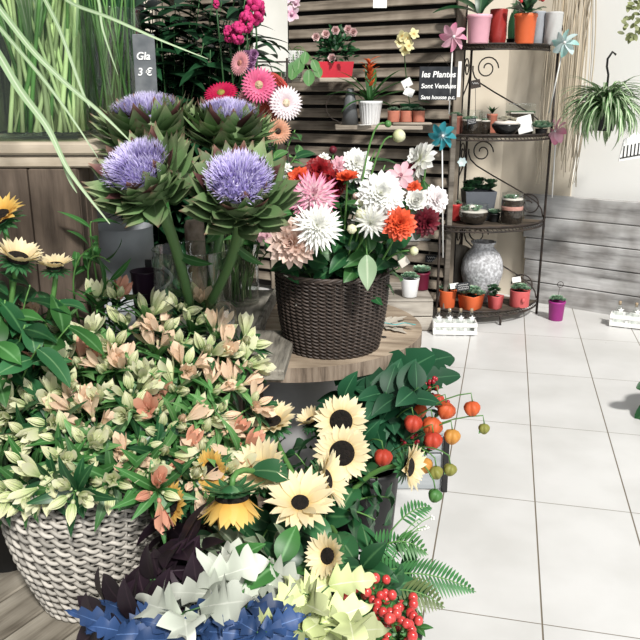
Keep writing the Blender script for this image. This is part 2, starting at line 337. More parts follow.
# pale panel and dark rack seen between the flowers
lp = MB().box(ax(270, 4.45, 1.72), (.19, .02, .60), bev=.003).build('pale_screen', pm('pale_panel_paint', (.72, .71, .66), (.62, .61, .56), scale=3)); tagm(lp, 'pale cream panel standing upright left of the louvred shutter', 'panel')
rk = thing('iron_rack', 'dark iron rack with a rail in front of the pale panel', 'rack', ax(262, 4.4, 0))
b0 = ax(262, 4.4, 1.37)
MB().box(b0, (.32, .10, .015)).build('shelf', IRON, rk); MB().tube([b0 + Vector((-.16, -.05, .10)), b0 + Vector((.15, -.05, .10))], .005).build('rail', IRON, rk)
for sx in (-.16, .14): MB().tube([b0 + Vector((sx, -.05, .12)), Vector((b0.x + sx, b0.y - .05, 0))], .007).build('post', IRON, rk)
for sx in (-.1, .02): MB().tube([b0 + Vector((sx + .04 * math.cos(t / 10 * 6.28), -.05, .05 + .04 * math.sin(t / 10 * 6.28))) for t in range(10)], .003, closed=True).build('scroll', IRON, rk)
# wooden post left of the corner shelf
ps = oriented('timber_post', WPOST, ax(449, 4.40, .6) + Z * -.0, (1.2, .035, .03), Z); tagm(ps, 'slim grey wooden post beside the corner shelf, bottom on the floor', 'post')
# ================= cable spool table =================
WSP = wood('spool_top_timber', (.56, .46, .35), (.44, .35, .26), (.17, .12, .085), scale=3, axis=0, rough=.7)
WEDGE = wood('spool_edge_timber', (.40, .33, .26), (.28, .22, .17), (.08, .06, .045), scale=6, axis=2, rough=.85)
SPC = Vector((-.08, 2.33, 0)); SPR = .40; SPZ = .60
sp = thing('cable_spool_table', 'round wooden cable spool used as a table under the dark wicker basket', 'table', SPC)
import bmesh
dirp = Vector((.975, -.22, 0)).normalized(); nrm = Vector((-dirp.y, dirp.x, 0))
nb = 5; wbd = 2 * SPR / nb
for k in range(nb):
    y0, y1 = -SPR + k * wbd + .0015, -SPR + (k + 1) * wbd - .0015; top = []
    N = 28
    def hx(y): return math.sqrt(max(0, SPR * SPR - y * y))
    ys = [y0 + (y1 - y0) * i / N for i in range(N + 1)]
    out = [(hx(y), y) for y in ys] + [(-hx(y), y) for y in reversed(ys)]
    vsb = [Vector((x, y, 0)) for x, y in out]; mb = MB(); n_ = len(vsb)
    mb.add([v + Z * .0 for v in vsb] + [v - Z * .042 for v in vsb], [tuple(range(n_)), tuple(range(n_, 2 * n_))[::-1]] + [(i, n_ + i, n_ + (i + 1) % n_, (i + 1) % n_) for i in range(n_)], smooth=False)
    o = mb.build('top_board', WSP); o.parent = sp; o.matrix_local = Matrix.Translation(Z * SPZ) @ Matrix((dirp, nrm, Z)).transposed().to_4x4()
    for s in o.data.polygons:
        pass
    o.data.materials.append(WEDGE)
    for f in o.data.polygons:
        if abs(f.normal.z) < .5: f.material_index = 1
MB().lathe([(.15, .045), (.15, .556)], SPC, 28).build('drum', pm('grey_concrete_drum', (.34, .34, .345), (.48, .48, .48), scale=6, rough=.9, bump=.3), sp)
MB().lathe([(0, .03), (.26, .03), (.26, .068), (0, .068)], SPC - Z * .028, 40).build('bottom_flange', WEDGE, sp)
for a in (.2, 2.2, 4.3): MB().lathe([(.009, 0), (.009, .004), (0, .005)], SPC + Vector((math.cos(a) * .33, math.sin(a) * .33, SPZ + .0)), 8).build('bolt', IRON, sp)
MB().lathe([(.008, 0), (.008, .002), (0, .0025)], ax(384, 2.2, SPZ) + Z * .0005, 8).build('bolt', BLACK, sp)
# old plank at the left of the spool
WOLD = wood('old_lichen_plank', (.40, .38, .33), (.28, .26, .22), (.07, .065, .055), scale=4, axis=1, rough=.9)
pk = oriented('loose_plank', WOLD, (-.295, 1.995, .622), (.43, .34, .03), (.99, -.06, 0)); tagm(pk, 'grey weathered plank lying level with the spool top, left of the wicker basket', 'plank')
# crates carrying the left half
WDK = wood('brown_crate_timber', (.20, .155, .12), (.13, .10, .078), (.04, .03, .023), scale=2.5, axis=2)
WPALE = wood('pale_crate_timber', (.58, .50, .40), (.46, .39, .30), (.20, .15, .11), scale=2.5, axis=0)
def crate(name, label, x0, x1, y0, y1, z0, z1, mat, rail=None, boards='v', cat='crate', nbo=5, group=None, openfront=False, top=True):
    c = Vector(((x0 + x1) / 2, (y0 + y1) / 2, z0)); t = thing(name, label, cat, c, group); th = .016; w_ = x1 - x0; d_ = y1 - y0; h = z1 - z0
    if boards == 'v':
        for k in range(nbo): bw = w_ / nbo; MB().box((x0 + bw * (k + .5), y0 + th / 2, z0 + h / 2), (bw - .004, th, h), bev=.003).build('front_board', mat, t)
        for k in range(3): bw = d_ / 3; MB().box((x1 - th / 2, y0 + bw * (k + .5) + th / 2, z0 + h / 2), (th, bw - .004, h), bev=.003).build('side_board', mat, t)
        MB().box((x0 + th / 2, (y0 + y1) / 2, z0 + h / 2), (th, d_ - .02, h)).build('side_board', mat, t)
    else:
        nh = nbo; bh = h / nh
        for k in range(nh):
            zc = z0 + bh * (k + .5)
            MB().box(((x0 + x1) / 2, y0 + th / 2, zc), (w_, th, bh - .006), bev=.003).build('front_board', mat, t)
            MB().box((x1 - th / 2, (y0 + y1) / 2 + th / 2, zc), (th, d_ - 2 * th, bh - .006), bev=.003).build('side_board', mat, t)
            MB().box((x0 + th / 2, (y0 + y1) / 2 + th / 2, zc), (th, d_ - 2 * th, bh - .006), bev=.003).build('side_board', mat, t)
    MB().box(((x0 + x1) / 2, y1 - th / 2, z0 + h / 2), (w_ - 2 * th - .002, th, h)).build('back_panel', mat, t)
    if top: MB().box(((x0 + x1) / 2, (y0 + y1) / 2, z1 + .006), (w_ + .0, d_, .012), bev=.002).build('top_board', rail or mat, t)
    return t
# tall crate with the cut-stem vases
tc = crate('wooden_crate', 'tall brown crate of upright boards carrying the glass vases of cut stems', -1.25, -.615, 1.97, 2.11, .116, 1.12, WDK, nbo=5, top=False)
o = oriented('top_rail', WPALE, (-.89, 1.98, 1.170), (.76, .035, .032), (1, 0, 0), tc, bev=.006)
o = oriented('lower_rail', WPALE, (-.90, 1.985, 1.137), (.70, .025, .028), (1, 0, 0), tc, bev=.004)
o = oriented('shelf_board', WPALE, (-.89, 2.22, 1.173), (.76, .46, .022), (1, 0, 0), tc)
crate('wooden_crate', 'low dark crate under the old plank beside the spool', -.52, -.24, 1.84, 2.16, .0, .604, WDK, nbo=4)
bc = crate('wooden_crate', 'open grey crate holding the glass vases behind the alstroemeria', -.44, -.17, 2.215, 2.74, .0, .60, WDK, rail=WOLD, nbo=4)
oriented('tilted_rim_board', WOLD, (-.165, 2.47, .63), (.50, .016, .04), (.10, 1, 0.05)); tagm(bpy.data.objects['tilted_rim_board'], 'narrow grey edge board running back beside the open crate', 'board')
# floor pallet at the lower left
WPAL = wood('grey_pallet_timber', (.42, .39, .33), (.30, .27, .22), (.10, .085, .065), scale=2.5, axis=0)
pt = thing('wooden_pallet', 'weathered grey pallet under the white wicker basket', 'pallet', (-.75, 1.6, 0))
pdir = Vector((.50, .86, 0)).normalized(); pnr = Vector((-pdir.y, pdir.x, 0))
for k in range(8):
    L_ = 1.0; c = Vector((-.62, 1.62, .104)) + pnr * (-.40 + k * .118)
    oriented('deck_board', WPAL, c, (L_, .112, .02), pdir, pt)
for k in (-.42, 0, .42): oriented('bearer', WPAL, Vector((-.62, 1.62, .047)) + pdir * k, (.9, .08, .092), pnr, pt)
# low pale crate beside the corner shelf
WCR = wood('pale_grey_crate_timber', (.50, .46, .40), (.38, .345, .30), (.14, .12, .10), scale=2.5, axis=0)
P = ax(432, 4.2, 0)
lc = crate('wooden_crate', 'low pale slatted crate on the floor carrying a white and a maroon succulent pot', P.x - .42, P.x, 4.2, 4.62, 0, .175, WCR, boards='h', nbo=2)
st = thing('plant_stand', 'dark open wooden stand behind the dahlias carrying the white trough', 'stand', ax(400, 4.78, 0)); bx = st.location.x
for sx, sy in ((-.22, -.1), (.17, -.1), (-.22, .1), (.17, .1)): oriented('leg', WPOST, Vector((bx + sx, 4.78 + sy, .205)), (.41, .03, .03), Z, st)
oriented('top_board', WPOST, (bx - .02, 4.78, .421), (.46, .26, .02), (1, 0, 0), st)
# grey crate on the floor below the physalis
GCR = pm('grey_blue_painted_wood', (.36, .38, .39), (.28, .30, .31), scale=5, rough=.8, stretch=(1, 1, 6), bump=.2)
gc = crate('painted_crate', 'low grey-blue painted crate on the tiles below the orange physalis', .19, .415, 2.36, 2.62, 0, .205, GCR, boards='h', nbo=3)
MB().box((.424, 2.352, .105), (.018, .02, .21), bev=.002).build('corner_post', BLACK, gc)
# ================= wrought-iron corner shelf =================
EC = Vector((.90, 4.82, 0)); dl = Vector((-.42, -.91, 0)).normalized(); dr = Vector((.87, -.49, 0)).normalized()
tiers = [(.085, .50, .50), (.580, .50, .50), (1.083, .43, .50), (1.566, .36, .46)]
es = thing('corner_shelf', 'rusty wrought-iron corner shelf with four curved tiers of succulents', 'shelf', EC)
WT = wood('dark_shelf_board', (.17, .13, .10), (.10, .08, .06), (.03, .025, .02), scale=2, axis=0)
def eP(a, rl, rr, z, f=1): return EC + dl * (rl * math.cos(a) * f) + dr * (rr * math.sin(a) * f) + Z * z
for z, rl, rr in tiers:
    N = 24; A = [eP(math.pi / 2 * i / N, rl, rr, z, .985) for i in range(N + 1)]; vsb = [EC + Z * z] + A; m_ = len(vsb)
    MB().add(vsb + [v - Z * .012 for v in vsb], [tuple(range(m_))[::-1], tuple(range(m_, 2 * m_))] + [(i, (i + 1) % m_, m_ + (i + 1) % m_, m_ + i) for i in range(m_)], smooth=False).build('tier_board', WT, es)
    e = MB()
    for dz in (.002, -.026): e.tube([eP(math.pi / 2 * i / 30, rl, rr, z + dz, 1) for i in range(31)], .0055, seg=6)
    for i in range(30):                                         # pierced lattice edge
        e.tube([eP(math.pi / 2 * i / 30, rl, rr, z, 1), eP(math.pi / 2 * (i + 1) / 30, rl, rr, z - .025, 1)], .0022, seg=4)
    e.tube([EC + Z * (z - .01), eP(0, rl, rr, z - .01)], .005); e.tube([EC + Z * (z - .01), eP(math.pi / 2, rl, rr, z - .01)], .005)
    e.build('tier_edge', IRON, es)
for nm, q, z1 in (('post', EC, 1.70), ('post', EC + dl * .505, .62), ('post', EC + dr * .505, 1.63)):
    MB().tube([Vector((q.x, q.y, 0)), Vector((q.x, q.y, z1))], .0075, seg=8).build(nm, IRON, es)
q = eP(math.pi / 4, .5, .5, 0); MB().tube([q, q + Z * .06], .007).build('leg', IRON, es)
MB().ball(EC + dr * .505 + Z * 1.655, .018, .018, .03).build('finial', IRON, es)
def scroll(c, d, r0, turns, sgn=1, n=26):
    return [c + d * (r0 * (1 - .75 * i / n) * math.cos(sgn * turns * 6.28 * i / n)) + Z * (r0 * (1 - .75 * i / n) * math.sin(sgn * turns * 6.28 * i / n)) for i in range(n + 1)]
for k, (z, rl, rr) in enumerate(tiers[1:]):
    zt = z - .03; zb = tiers[k][0]
    for dv, rv in ((dr, rr), (dl, rl)):
        MB().tube([EC + dv * (rv * f) + Z * (zt + h) for f, h in ((.03, -.07), (.03, -.10), (.06, -.135), (.14, -.17), (.35, -.225), (.62, -.29), (.80, -.335), (.91, -.37), (.97, -.41), (.99, -.45))], .0045, seg=6).build('brace', IRON, es)
    MB().tube(scroll(EC + dr * .10 + Z * (zt - .085), dr, .07, 1.5), .004, seg=6).build('scroll', IRON, es)
    MB().tube(scroll(EC + dl * .09 + Z * (zt - .085), dl, .06, 1.4), .004, seg=6).build('scroll', IRON, es)
    if k == 0 or k == 1: MB().tube(scroll(EC + dr * (rr - .09) + Z * (zb + .085), -dr, .075, 1.4), .004, seg=6).build('scroll', IRON, es)
# bundle of raffia strings hanging behind the shelf
rf = MB()
for k in range(46):
    u = U(-.14, .10); top = CR + RD * max(u, 0) + E1 * min(u, 0) + RN * .03 + Z * 1.95; top.y -= .03
    bot = CR + RD * max(u * 1.0, 0) + E1 * min(u * 1.1 + U(-.03, .03), 0) + RN * .04 + Z * U(.72, 1.0); bot.y -= U(.03, .07)
    rf.tube(arc(top, bot, (U(-.04, .04), U(-.03, 0), 0), 8), U(.0015, .004), seg=4, r=random.random())
tagm(rf.build('raffia_bundle', lm('raffia_cream', [(0, (.62, .52, .38)), (1, (.78, .70, .56))], trans=.1)), 'cream raffia strings hanging in the wall corner behind the corner shelf', 'raffia').location = (0, 0, 0)
# ================= pots and small plants =================
def colm(name, c, rough=.45, **k): return pm(name, c, tuple(x * .85 for x in c), rough=rough, **k)
M_PINK = colm('pink_pot_glaze', (.80, .42, .50)); M_ORANGE = colm('orange_pot_plastic', (.75, .15, .05)); M_RED = colm('red_pot_glaze', (.58, .05, .05)); M_ROSE = colm('rose_red_pot', (.60, .12, .12))
M_MAROON = colm('maroon_pot', (.14, .012, .035)); M_PURPLE = colm('purple_pot', (.30, .03, .20)); M_WPOT = colm('white_pot_plastic', (.80, .80, .80)); M_GREENP = colm('dark_green_pot', (.02, .10, .04))
M_GREY = colm('grey_zinc_planter', (.12, .13, .15), rough=.6); M_LIP = colm('white_sand', (.72, .66, .60), rough=.95, bump=.5)
def rosette(mb, c, rad, layers=3, n=8, fat=.55, up=.35, M=None):
    for L_ in range(layers):
        k = n - L_; r = rad * (1 - L_ * .27)
        for i in range(k):
            a = 6.283 * i / k + L_ * .5; e = up + L_ * .38; d = Vector((math.cos(a) * math.cos(e), math.sin(a) * math.cos(e), math.sin(e)))
            mb.blade(c, d, Vector((-math.cos(a) * math.sin(e), -math.sin(a) * math.sin(e), math.cos(e))), r, r * fat, 'spoon', bend=-.5, fold=.3, seg=5)
            mb.blade(Vector(c) - Z * r * .06, d, Vector((math.cos(a) * math.sin(e), math.sin(a) * math.sin(e), -math.cos(e))), r, r * fat, 'spoon', bend=.5, fold=.35, seg=5)
def cluster(mb, c, R_, n, rad, h=.5):
    for k in range(n):
        a = k * 2.4; q = math.sqrt((k + .3) / n) * R_; rosette(mb, Vector(c) + Vector((math.cos(a) * q, math.sin(a) * q, (1 - (q / max(R_, 1e-4)) ** 2) * R_ * h)), rad, layers=3, n=7)
def round_pot(t, P, rt, rb, h, m, lip=True, soil=True, seg=28, ribs=0):
    P = Vector(P); lp = .10 * h
    rip = (lambda a, i: .035 * math.cos(a * ribs) if i in (1, 2) else 0) if ribs else None
    prof = [(rb, 0), (rb + .001, .004), (rt * .93, h - lp * 1.3), (rt, h - lp), (rt, h), (rt * .9, h), (rt * .88, h * .86)] if lip else [(rb, 0), (rb + .001, .003), (rt - .001, h - .004), (rt, h), (rt * .92, h), (rt * .9, h * .86)]
    pt_ = MB().lathe(prof, P, seg if not ribs else ribs * 6, ripple=rip).build('pot', m, t)
    if soil: MB().lathe([(rt * .9, h * .87), (0, h * .89)], P, seg).build('soil', SOIL, pt_)
def potted(label, px, Y, z, wpx, hpx, m, kind='succ', rb=.72, cat='potted plant', group=None, name='potted_succulent', lip=True, ribs=0, seg=28):
    P = ax(px, Y, z); s = mpp(P); rt = wpx * s / 2; h = hpx * s * 1.03; t = thing(name, label, cat, P, group); round_pot(t, P, rt, rt * rb, h, m, lip, ribs=ribs, seg=seg); T = P + Z * h; mb = MB()
    if kind == 'succ': cluster(mb, T, rt * .7, 7, rt * .55); mb.build('rosettes', SUCC, t)
    elif kind == 'dark':
        for k in range(26):
            a = U(0, 6.28); q = U(0, rt * .9); rosette(mb, T + Vector((math.cos(a) * q, math.sin(a) * q, U(0, rt * 1.1))), rt * .32, 2, 6)
        mb.build('foliage', SUCC_D, t)
    elif kind == 'rosette': rosette(mb, T, rt * 1.25, 4, 10); mb.build('rosette', SUCC, t)
    elif kind == 'sprig':
        for k in range(9):
            a = k * 2.4; mb.blade(T, (math.cos(a) * .6, math.sin(a) * .6, .9), (-math.cos(a), -math.sin(a), .6), rt * U(1.2, 2.0), rt * .5, 'leaf', bend=.5)
        mb.build('leaves', G_DARK, t)
    return t, T, rt
def tag_on_stick(t, P, h, sz, m=None, lean=.2, face=(0, -1, .2), name='price_tag', txt=True):
    P = Vector(P); top = P + Vector((lean * h, -.01, h)); MB().tube([P, top], .0018, seg=5).build('tag_stick', IRON, t)
    X = Vector((1, 0, .15)).normalized(); Y_ = Vector(face).normalized(); Y_ = (Y_ - X * X.dot(Y_)).normalized(); Z_ = X.cross(Y_)
    o = MB().box(top, (sz, .002, sz * .62), X=X, Y=Y_, Zv=Z_).build(name, m or SLATE, t)
    if txt:
        mb = MB()
        for j in (-.25, .02, .28):
            pts = [top + X * (sz * (-.4 + .8 * i / 14)) + Y_ * .0022 + Z_ * (sz * .62 * (j + .09 * math.sin(i * 2.4 + j * 9))) for i in range(15)]
            mb.tube(pts, sz * .014, seg=4)
        mb.build('chalk_writing', CHALK, o)
    return o
B1, B2, B3, B4 = [t[0] + .001 for t in tiers]
ES = 'succulents on the corner shelf'
# ---- top tier ----
t, T, r = potted('pink pot with broad orchid leaves on the top tier of the corner shelf', 478, 4.42, B4, 25, 26, M_PINK, None, rb=.78, name='potted_orchid')
mb = MB()
for d, L_ in (((-1, -.1, .45), .26), ((-.8, .3, .9), .22), ((.6, -.2, 1), .2), ((.1, .2, 1), .24)): mb.blade(T, d, (0, -.3, 1), L_, .075, 'oval', bend=.9, fold=.25, seg=10)
mb.build('leaves', G_DARK, t)
def lace(a, i): return .05 * math.sin(a * 8 + i * 1.6)
for px, Y, wp_, hp, m, lb in ((497, 4.52, 17, 33, colm('red_embossed_glass', (.32, .03, .025)), 'dark red embossed candle holder between the pink and orange pots'), (537, 4.62, 13, 32, colm('grey_embossed_ceramic', (.33, .35, .38)), 'grey embossed vase half hidden behind the orange pot'), (552, 4.58, 17, 31, colm('pale_grey_embossed_ceramic', (.50, .50, .49)), 'pale grey embossed vase at the end of the top tier')):
    P = ax(px, Y, B4); s = mpp(P); n_ = 22; prof = [(wp_ * s / 2 * (.9 + .1 * min(1, i / 4)), hp * s * i / n_) for i in range(n_ + 1)] + [(wp_ * s / 2 * .9, hp * s), (wp_ * s / 2 * .88, .02)]
    t = thing('embossed_vase', lb, 'vase', P); MB().lathe(prof, P, 48, ripple=lambda a, i: .045 * math.sin(a * 7 + i * 1.1) * math.cos(i * 1.5) if i < 22 else 0).build('body', m, t)
P = ax(511, 4.66, B4); mb = MB()
for k in range(5): mb.blade(P + Vector((U(-.02, .02), 0, .02)), (U(-.1, .15), 0, 1), (0, -1, 0), U(.16, .25), .04, 'strap', bend=.1)
t = thing('snake_plant', 'upright green striped leaves behind the red and orange pots', 'plant', P); mb.build('leaves', G_DARK, t); round_pot(t, P, .03, .025, .04, BLACK)
t, T, r = potted('orange pot with a leafy plant and red blooms on the top tier', 524, 4.44, B4, 23, 27, M_ORANGE, None, rb=.78, name='potted_kalanchoe'); mb = MB(); fl = MB()
for k in range(46):
    a = U(0, 6.28); e = U(.1, 1.4); d = Vector((math.cos(a) * math.cos(e), math.sin(a) * math.cos(e), math.sin(e))); mb.blade(T + d * U(.01, .05), d, (0, -.4, 1), U(.04, .07), .035, 'oval', bend=.6)
for k in range(14): fl.ball(T + Vector((U(-.07, .08), U(-.08, 0), U(.05, .14))), U(.006, .012))
mb.build('leaves', G_DARK, t); fl.build('blooms', M_RED, t)
# ---- second tier ----
t, T, r = potted('brown terracotta pot at the left end of the second tier', 455, 4.50, B3, 13, 17, TERRA_D, 'succ', rb=.9, lip=True)
def jar(label, px, Y, z, wpx, hpx, name='glass_terrarium', fill=.55, top=True, bowl=False, cat='terrarium'):
    P = ax(px, Y, z); s = mpp(P); r = wpx * s / 2; h = hpx * s; t = thing(name, label, cat, P)
    if bowl: prof = [(r * .45, 0), (r * .8, h * .15), (r * 1.0, h * .5), (r * .93, h * .95), (r * .96, h)]
    else: prof = [(r * .9, 0), (r, .006), (r, h * .82), (r * .94, h * .9), (r * .97, h), (r * .95, h)]
    gl_ = MB().lathe(prof, P, 28).build('glass', GLASS, t)
    f = [(rr * .95, zz) for rr, zz in prof if zz < h * fill] + [((r if bowl else r) * .93, h * fill), (0, h * fill)]
    f[0] = (f[0][0], .003); MB().lathe(f, P, 28).build('soil', SOIL, t)
    MB().lathe([(r * .94, h * fill + .001), (r * .9, h * fill + .008), (0, h * fill + .01)], P, 24).build('sand_layer', M_LIP, t)
    mb = MB(); cluster(mb, P + Z * (h * fill + .008), r * .6, 5, r * .42, h=.2); mb.build('rosettes', SUCC, t)
    return t, P, r, h
t, P, r, h = jar('glass jar terrarium with a black price tag on the second tier', 471, 4.46, B3, 21, 24); tag_on_stick(t, P + Vector((-.02, -r - .006, .03)), .045, .05, lean=.1)
t, P, r, h = jar('small clear glass jar beside the black bowl on the second tier', 484, 4.50, B3, 12, 22)
t, T, r = potted('tiny terracotta pot with a sprig at the back of the second tier', 491, 4.66, B3, 11, 18, TERRA, 'sprig', rb=.85)
P = ax(505.5, 4.42, B3); s = mpp(P)
t = thing('bowl_planter', 'shallow black bowl of pale cream succulents on the second tier', 'planter', P); MB().lathe([(.02, 0), (.05, .008), (.078, .045), (.08, .06), (.074, .06)], P, 30).build('bowl', pm('black_glossy_bowl', (.01, .01, .011), (.015, .015, .015), rough=.15), t)
MB().lathe([(.075, .06), (.06, .075), (0, .082)], P, 24).build('sand_layer', M_LIP, t); mb = MB(); cluster(mb, P + Z * .078, .05, 9, .022, h=.3)
mb.build('rosettes', lm('pale_cream_succulent', [(0, (.35, .38, .28)), (1, (.72, .68, .58))], trans=.1), t)
P = ax(519, 4.62, B3); t = thing('glass_terrarium', 'square glass terrarium of black soil and small succulents behind a white card', 'terrarium', P)
MB().box(P + Z * .055, (.135, .10, .11), bev=.004).build('soil', SOIL, t); MB().box(P + Z * .085, (.15, .115, .17), bev=.004).build('glass', GLASS, t); mb = MB()
for k in range(7): rosette(mb, P + Vector((-.06 + .02 * k, U(-.03, .03), .112)), .026, 3, 7)
mb.build('rosettes', SUCC, t); MB().box(P + Z * .116, (.13, .095, .006)).build('sand_layer', M_LIP, t)
P2 = ax(524, 4.50, B3); o = MB().box(P2 + Vector((0, 0, .055)), (.085, .003, .095), X=Vector((.93, 0, .25)).normalized(), Y=Vector((0, -1, .0)), Zv=Vector((-.25, 0, .93)).normalized()).build('price_card', CARD); tagm(o, 'blank white card leaning on the square terrarium', 'card')
P = ax(541, 4.52, B3); t = thing('echeveria', 'large blue-green echeveria rosette at the right end of the second tier', 'succulent', P)
round_pot(t, P, .035, .03, .03, BLACK, False); mb = MB(); rosette(mb, P + Z * .04, .075, 5, 12, up=.15); mb.build('rosette', SUCC, t)
mm = MB()                                                                   # small wire sign in front of the brace
# ---- third tier ----
potted('small red pot with a succulent at the left of the third tier', 455, 4.56, B2, 12, 16, M_RED, 'succ', rb=.85)
P = ax(477, 4.64, B2); t = thing('square_planter', 'tall slate-grey square planter of dark succulents on the third tier', 'planter', P)
MB().add([P + Vector((x * k, y * k, z)) for z, k in ((0, .075), (.17, .092), (.17, .082), (.15, .08)) for x, y in ((-1, -1), (1, -1), (1, 1), (-1, 1))], [(i * 4 + j, i * 4 + (j + 1) % 4, i * 4 + 4 + (j + 1) % 4, i * 4 + 4 + j) for i in range(3) for j in range(4)] + [(12, 13, 14, 15), (3, 2, 1, 0)], smooth=False).build('pot', M_GREY, t)
mb = MB()
for k in range(12): rosette(mb, P + Vector((U(-.08, .08), U(-.06, .06), U(.17, .22))), .045, 3, 8, up=.3)
mb.build('rosettes', SUCC_D, t)
t, P, r, h = jar('round glass bowl of black soil with a white sand rim on the third tier', 473, 4.44, B2, 30, 20, bowl=True, fill=.6, name='glass_bowl_terrarium')
MB().ball(P + Vector((-.015, -.02, h * .8)), .022, .02, .018, ripple=lambda a, b: .2 * math.sin(a * 5 + b * 3)).build('shell', pm('white_shell', (.8, .78, .74), (.6, .5, .45), scale=40), t)
potted('small black pot holding a pale green rosette between bowl and jar', 494, 4.52, B2, 12, 8, BLACK, 'rosette')
P = ax(511, 4.46, B2); mb = MB(); 
t, P, r, h = jar('big handled glass mug of dark soil and pink sand on the third tier', 511, 4.46, B2, 22, 30, fill=.78, name='glass_mug_terrarium')
MB().tube([P + Vector((r + .03 * math.sin(3.14 * i / 10), 0, h * .2 + h * .6 * i / 10)) for i in range(11)], .005).build('handle', GLASS, t)
MB().lathe([(r * .98, h * .45), (r * .99, h * .47), (r * .985, h * .56), (r * .97, h * .58)], P, 28, ripple=lambda a, i: .0).build('sand_band', pm('pink_sand', (.6, .3, .26), (.5, .25, .2), scale=60, rough=.95), t)
# ---- bottom tier ----
P = ax(480, 4.56, B1); s = mpp(P); t = thing('stoneware_urn', 'large pale grey stoneware urn standing on the bottom tier', 'urn', P); H = 60 * s; r = 20.5 * s
pr = [(.42, 0), (.50, .02), (.78, .22), (.97, .45), (1.0, .55), (.95, .68), (.80, .80), (.58, .88), (.50, .92), (.50, .95), (.60, .985), (.60, 1.0), (.50, 1.0), (.45, .94)]
MB().lathe([(a * r, b * H) for a, b in pr], P, 48).build('body', pm('speckled_stoneware', (.66, .67, .70), (.30, .30, .31), scale=70, rough=.75, bump=.5, lo=.3, hi=.62, detail=8), t)
P = ax(455, 4.66, B1); o = MB().lathe([(.0, -.012), (.16, -.012), (.165, 0), (.16, .012), (0, .012)], P + Z * .165, 36, M=Matrix.Rotation(R(80), 3, 'X') @ Matrix.Rotation(R(0), 3, 'Z')).build('round_board', WPOST); tagm(o, 'round dark wooden board leaning behind the urn', 'board')
potted('orange pot with pale rosettes at the left of the bottom tier', 447, 4.42, B1, 18, 17, M_ORANGE, 'succ', rb=.78, lip=False)
t, T, r = potted('wide square orange pot with a black price tag in front of the urn', 470.5, 4.38, B1, 27, 14, M_ORANGE, 'succ', rb=.80, lip=False, seg=4); tag_on_stick(t, T + Vector((-.03, -.04, 0)), .06, .075, lean=-.5); tag_on_stick(t, T + Vector((-.06, -.02, 0)), .06, .05, m=CARD, lean=-.8, txt=False)
potted('dark red square pot with a bushy dark succulent at the front of the bottom tier', 495, 4.385, B1, 17, 13, M_ROSE, 'dark', rb=.75, lip=False, seg=4)
t, T, r = potted('rose-red pot with a front knob and frosty rosettes at the right of the bottom tier', 519, 4.44, B1, 20, 16, M_ROSE, 'succ', rb=.92, lip=False)
MB().ball(T + Vector((.005, -r - .004, -.05)), .012, .012, .016).build('knob', M_ROSE, t); tag_on_stick(t, T + Vector((-.01, 0, 0)), .065, .05, m=CARD, lean=-.3, txt=False)
# ---- floor ----
t, T, r = potted('purple pot of blue-green rosettes standing on the tiles by the corner shelf foot', 555.5, 4.44, 0, 17, 19, M_PURPLE, 'succ', rb=.78)
MB().tube([T, T + Vector((.01, 0, .10))], .0012).build('stick', IRON, t); MB().tube([T + Vector((.01 + .018 * math.cos(i * .7), -.002, .1 + .018 * math.sin(i * .7))) for i in range(9)], .002, closed=True).build('wire_heart', IRON, t)
# ---- two white bottle crates ----
def star(mb, c, r, sc=1):
    pts = [c + Vector((math.sin(i * math.pi / 5) * r * (1 if i % 2 == 0 else .45), 0, math.cos(i * math.pi / 5) * r * (1 if i % 2 == 0 else .45))) for i in range(10)]
    mb.add(pts + [p + Vector((0, .003, 0)) for p in pts], [tuple(range(10)), tuple(range(10, 20))[::-1]] + [(i, i + 10, (i + 1) % 10 + 10, (i + 1) % 10) for i in range(10)], smooth=False)
def bottle_crate(label, C0, L_, n, rz, blabel, grp):
    X = Vector((math.cos(rz), math.sin(rz), 0)); Y_ = Vector((-math.sin(rz), math.cos(rz), 0)); t = thing('white_crate', label, 'crate', C0)
    for sy in (-1, 1):
        for z in (.018, .062): MB().box(C0 + Y_ * (.045 * sy) + Z * z, (L_, .008, .024), X=X, Y=Y_, Zv=Z, bev=.002).build('rail', WHITE, t)
        for k in range(n + 1): MB().box(C0 + X * (-L_ / 2 + .008 + (L_ - .016) * k / n) + Y_ * (.039 * sy) + Z * .038, (.014, .006, .074), X=X, Y=Y_, Zv=Z).build('upright', WHITE, t)
    for sx in (-1, 1): MB().box(C0 + X * (L_ / 2 - .004) * sx + Z * .04, (.008, .078, .07), X=X, Y=Y_, Zv=Z, bev=.002).build('end_board', WHITE, t)
    MB().box(C0 + Z * .009, (L_ - .02, .078, .008), X=X, Y=Y_, Zv=Z).build('base_board', WHITE, t)
    first = None
    for k in range(n):
        p = C0 + X * (-L_ / 2 + L_ * (k + .5) / n) + Z * .0135
        if first is None:
            b = thing('glass_bottle', blabel, 'bottle', p, grp)
            MB().lathe([(.018, 0), (.022, .004), (.022, .075), (.018, .09), (.010, .10), (.010, .122), (.012, .124), (.012, .130)], p, 20).build('glass', GLASS, b)
            MB().lathe([(.0085, .112), (.0085, .134), (0, .136)], p, 12).build('stopper', pm('cork', (.4, .3, .2), rough=.9), b); s = MB(); star(s, p + Vector((0, -.026, .085)), .019); s.build('star_charm', WHITE, b); first = b
        else: dup(first, p, blabel, grp)
c = ax(454, 4.16, 0); bottle_crate('small white slatted crate with four bottles standing before the corner shelf', c, .245, 4, -.06, 'small stoppered glass bottle with white star in the crate before the corner shelf', 'bottles in the crate before the corner shelf')
c = ax(634, 4.28, 0); bottle_crate('small white slatted crate with bottles at the foot of the grey boarding', c, .27, 3, -.45, 'small stoppered glass bottle with white star in the crate against the grey boarding', 'bottles in the crate against the boarding')
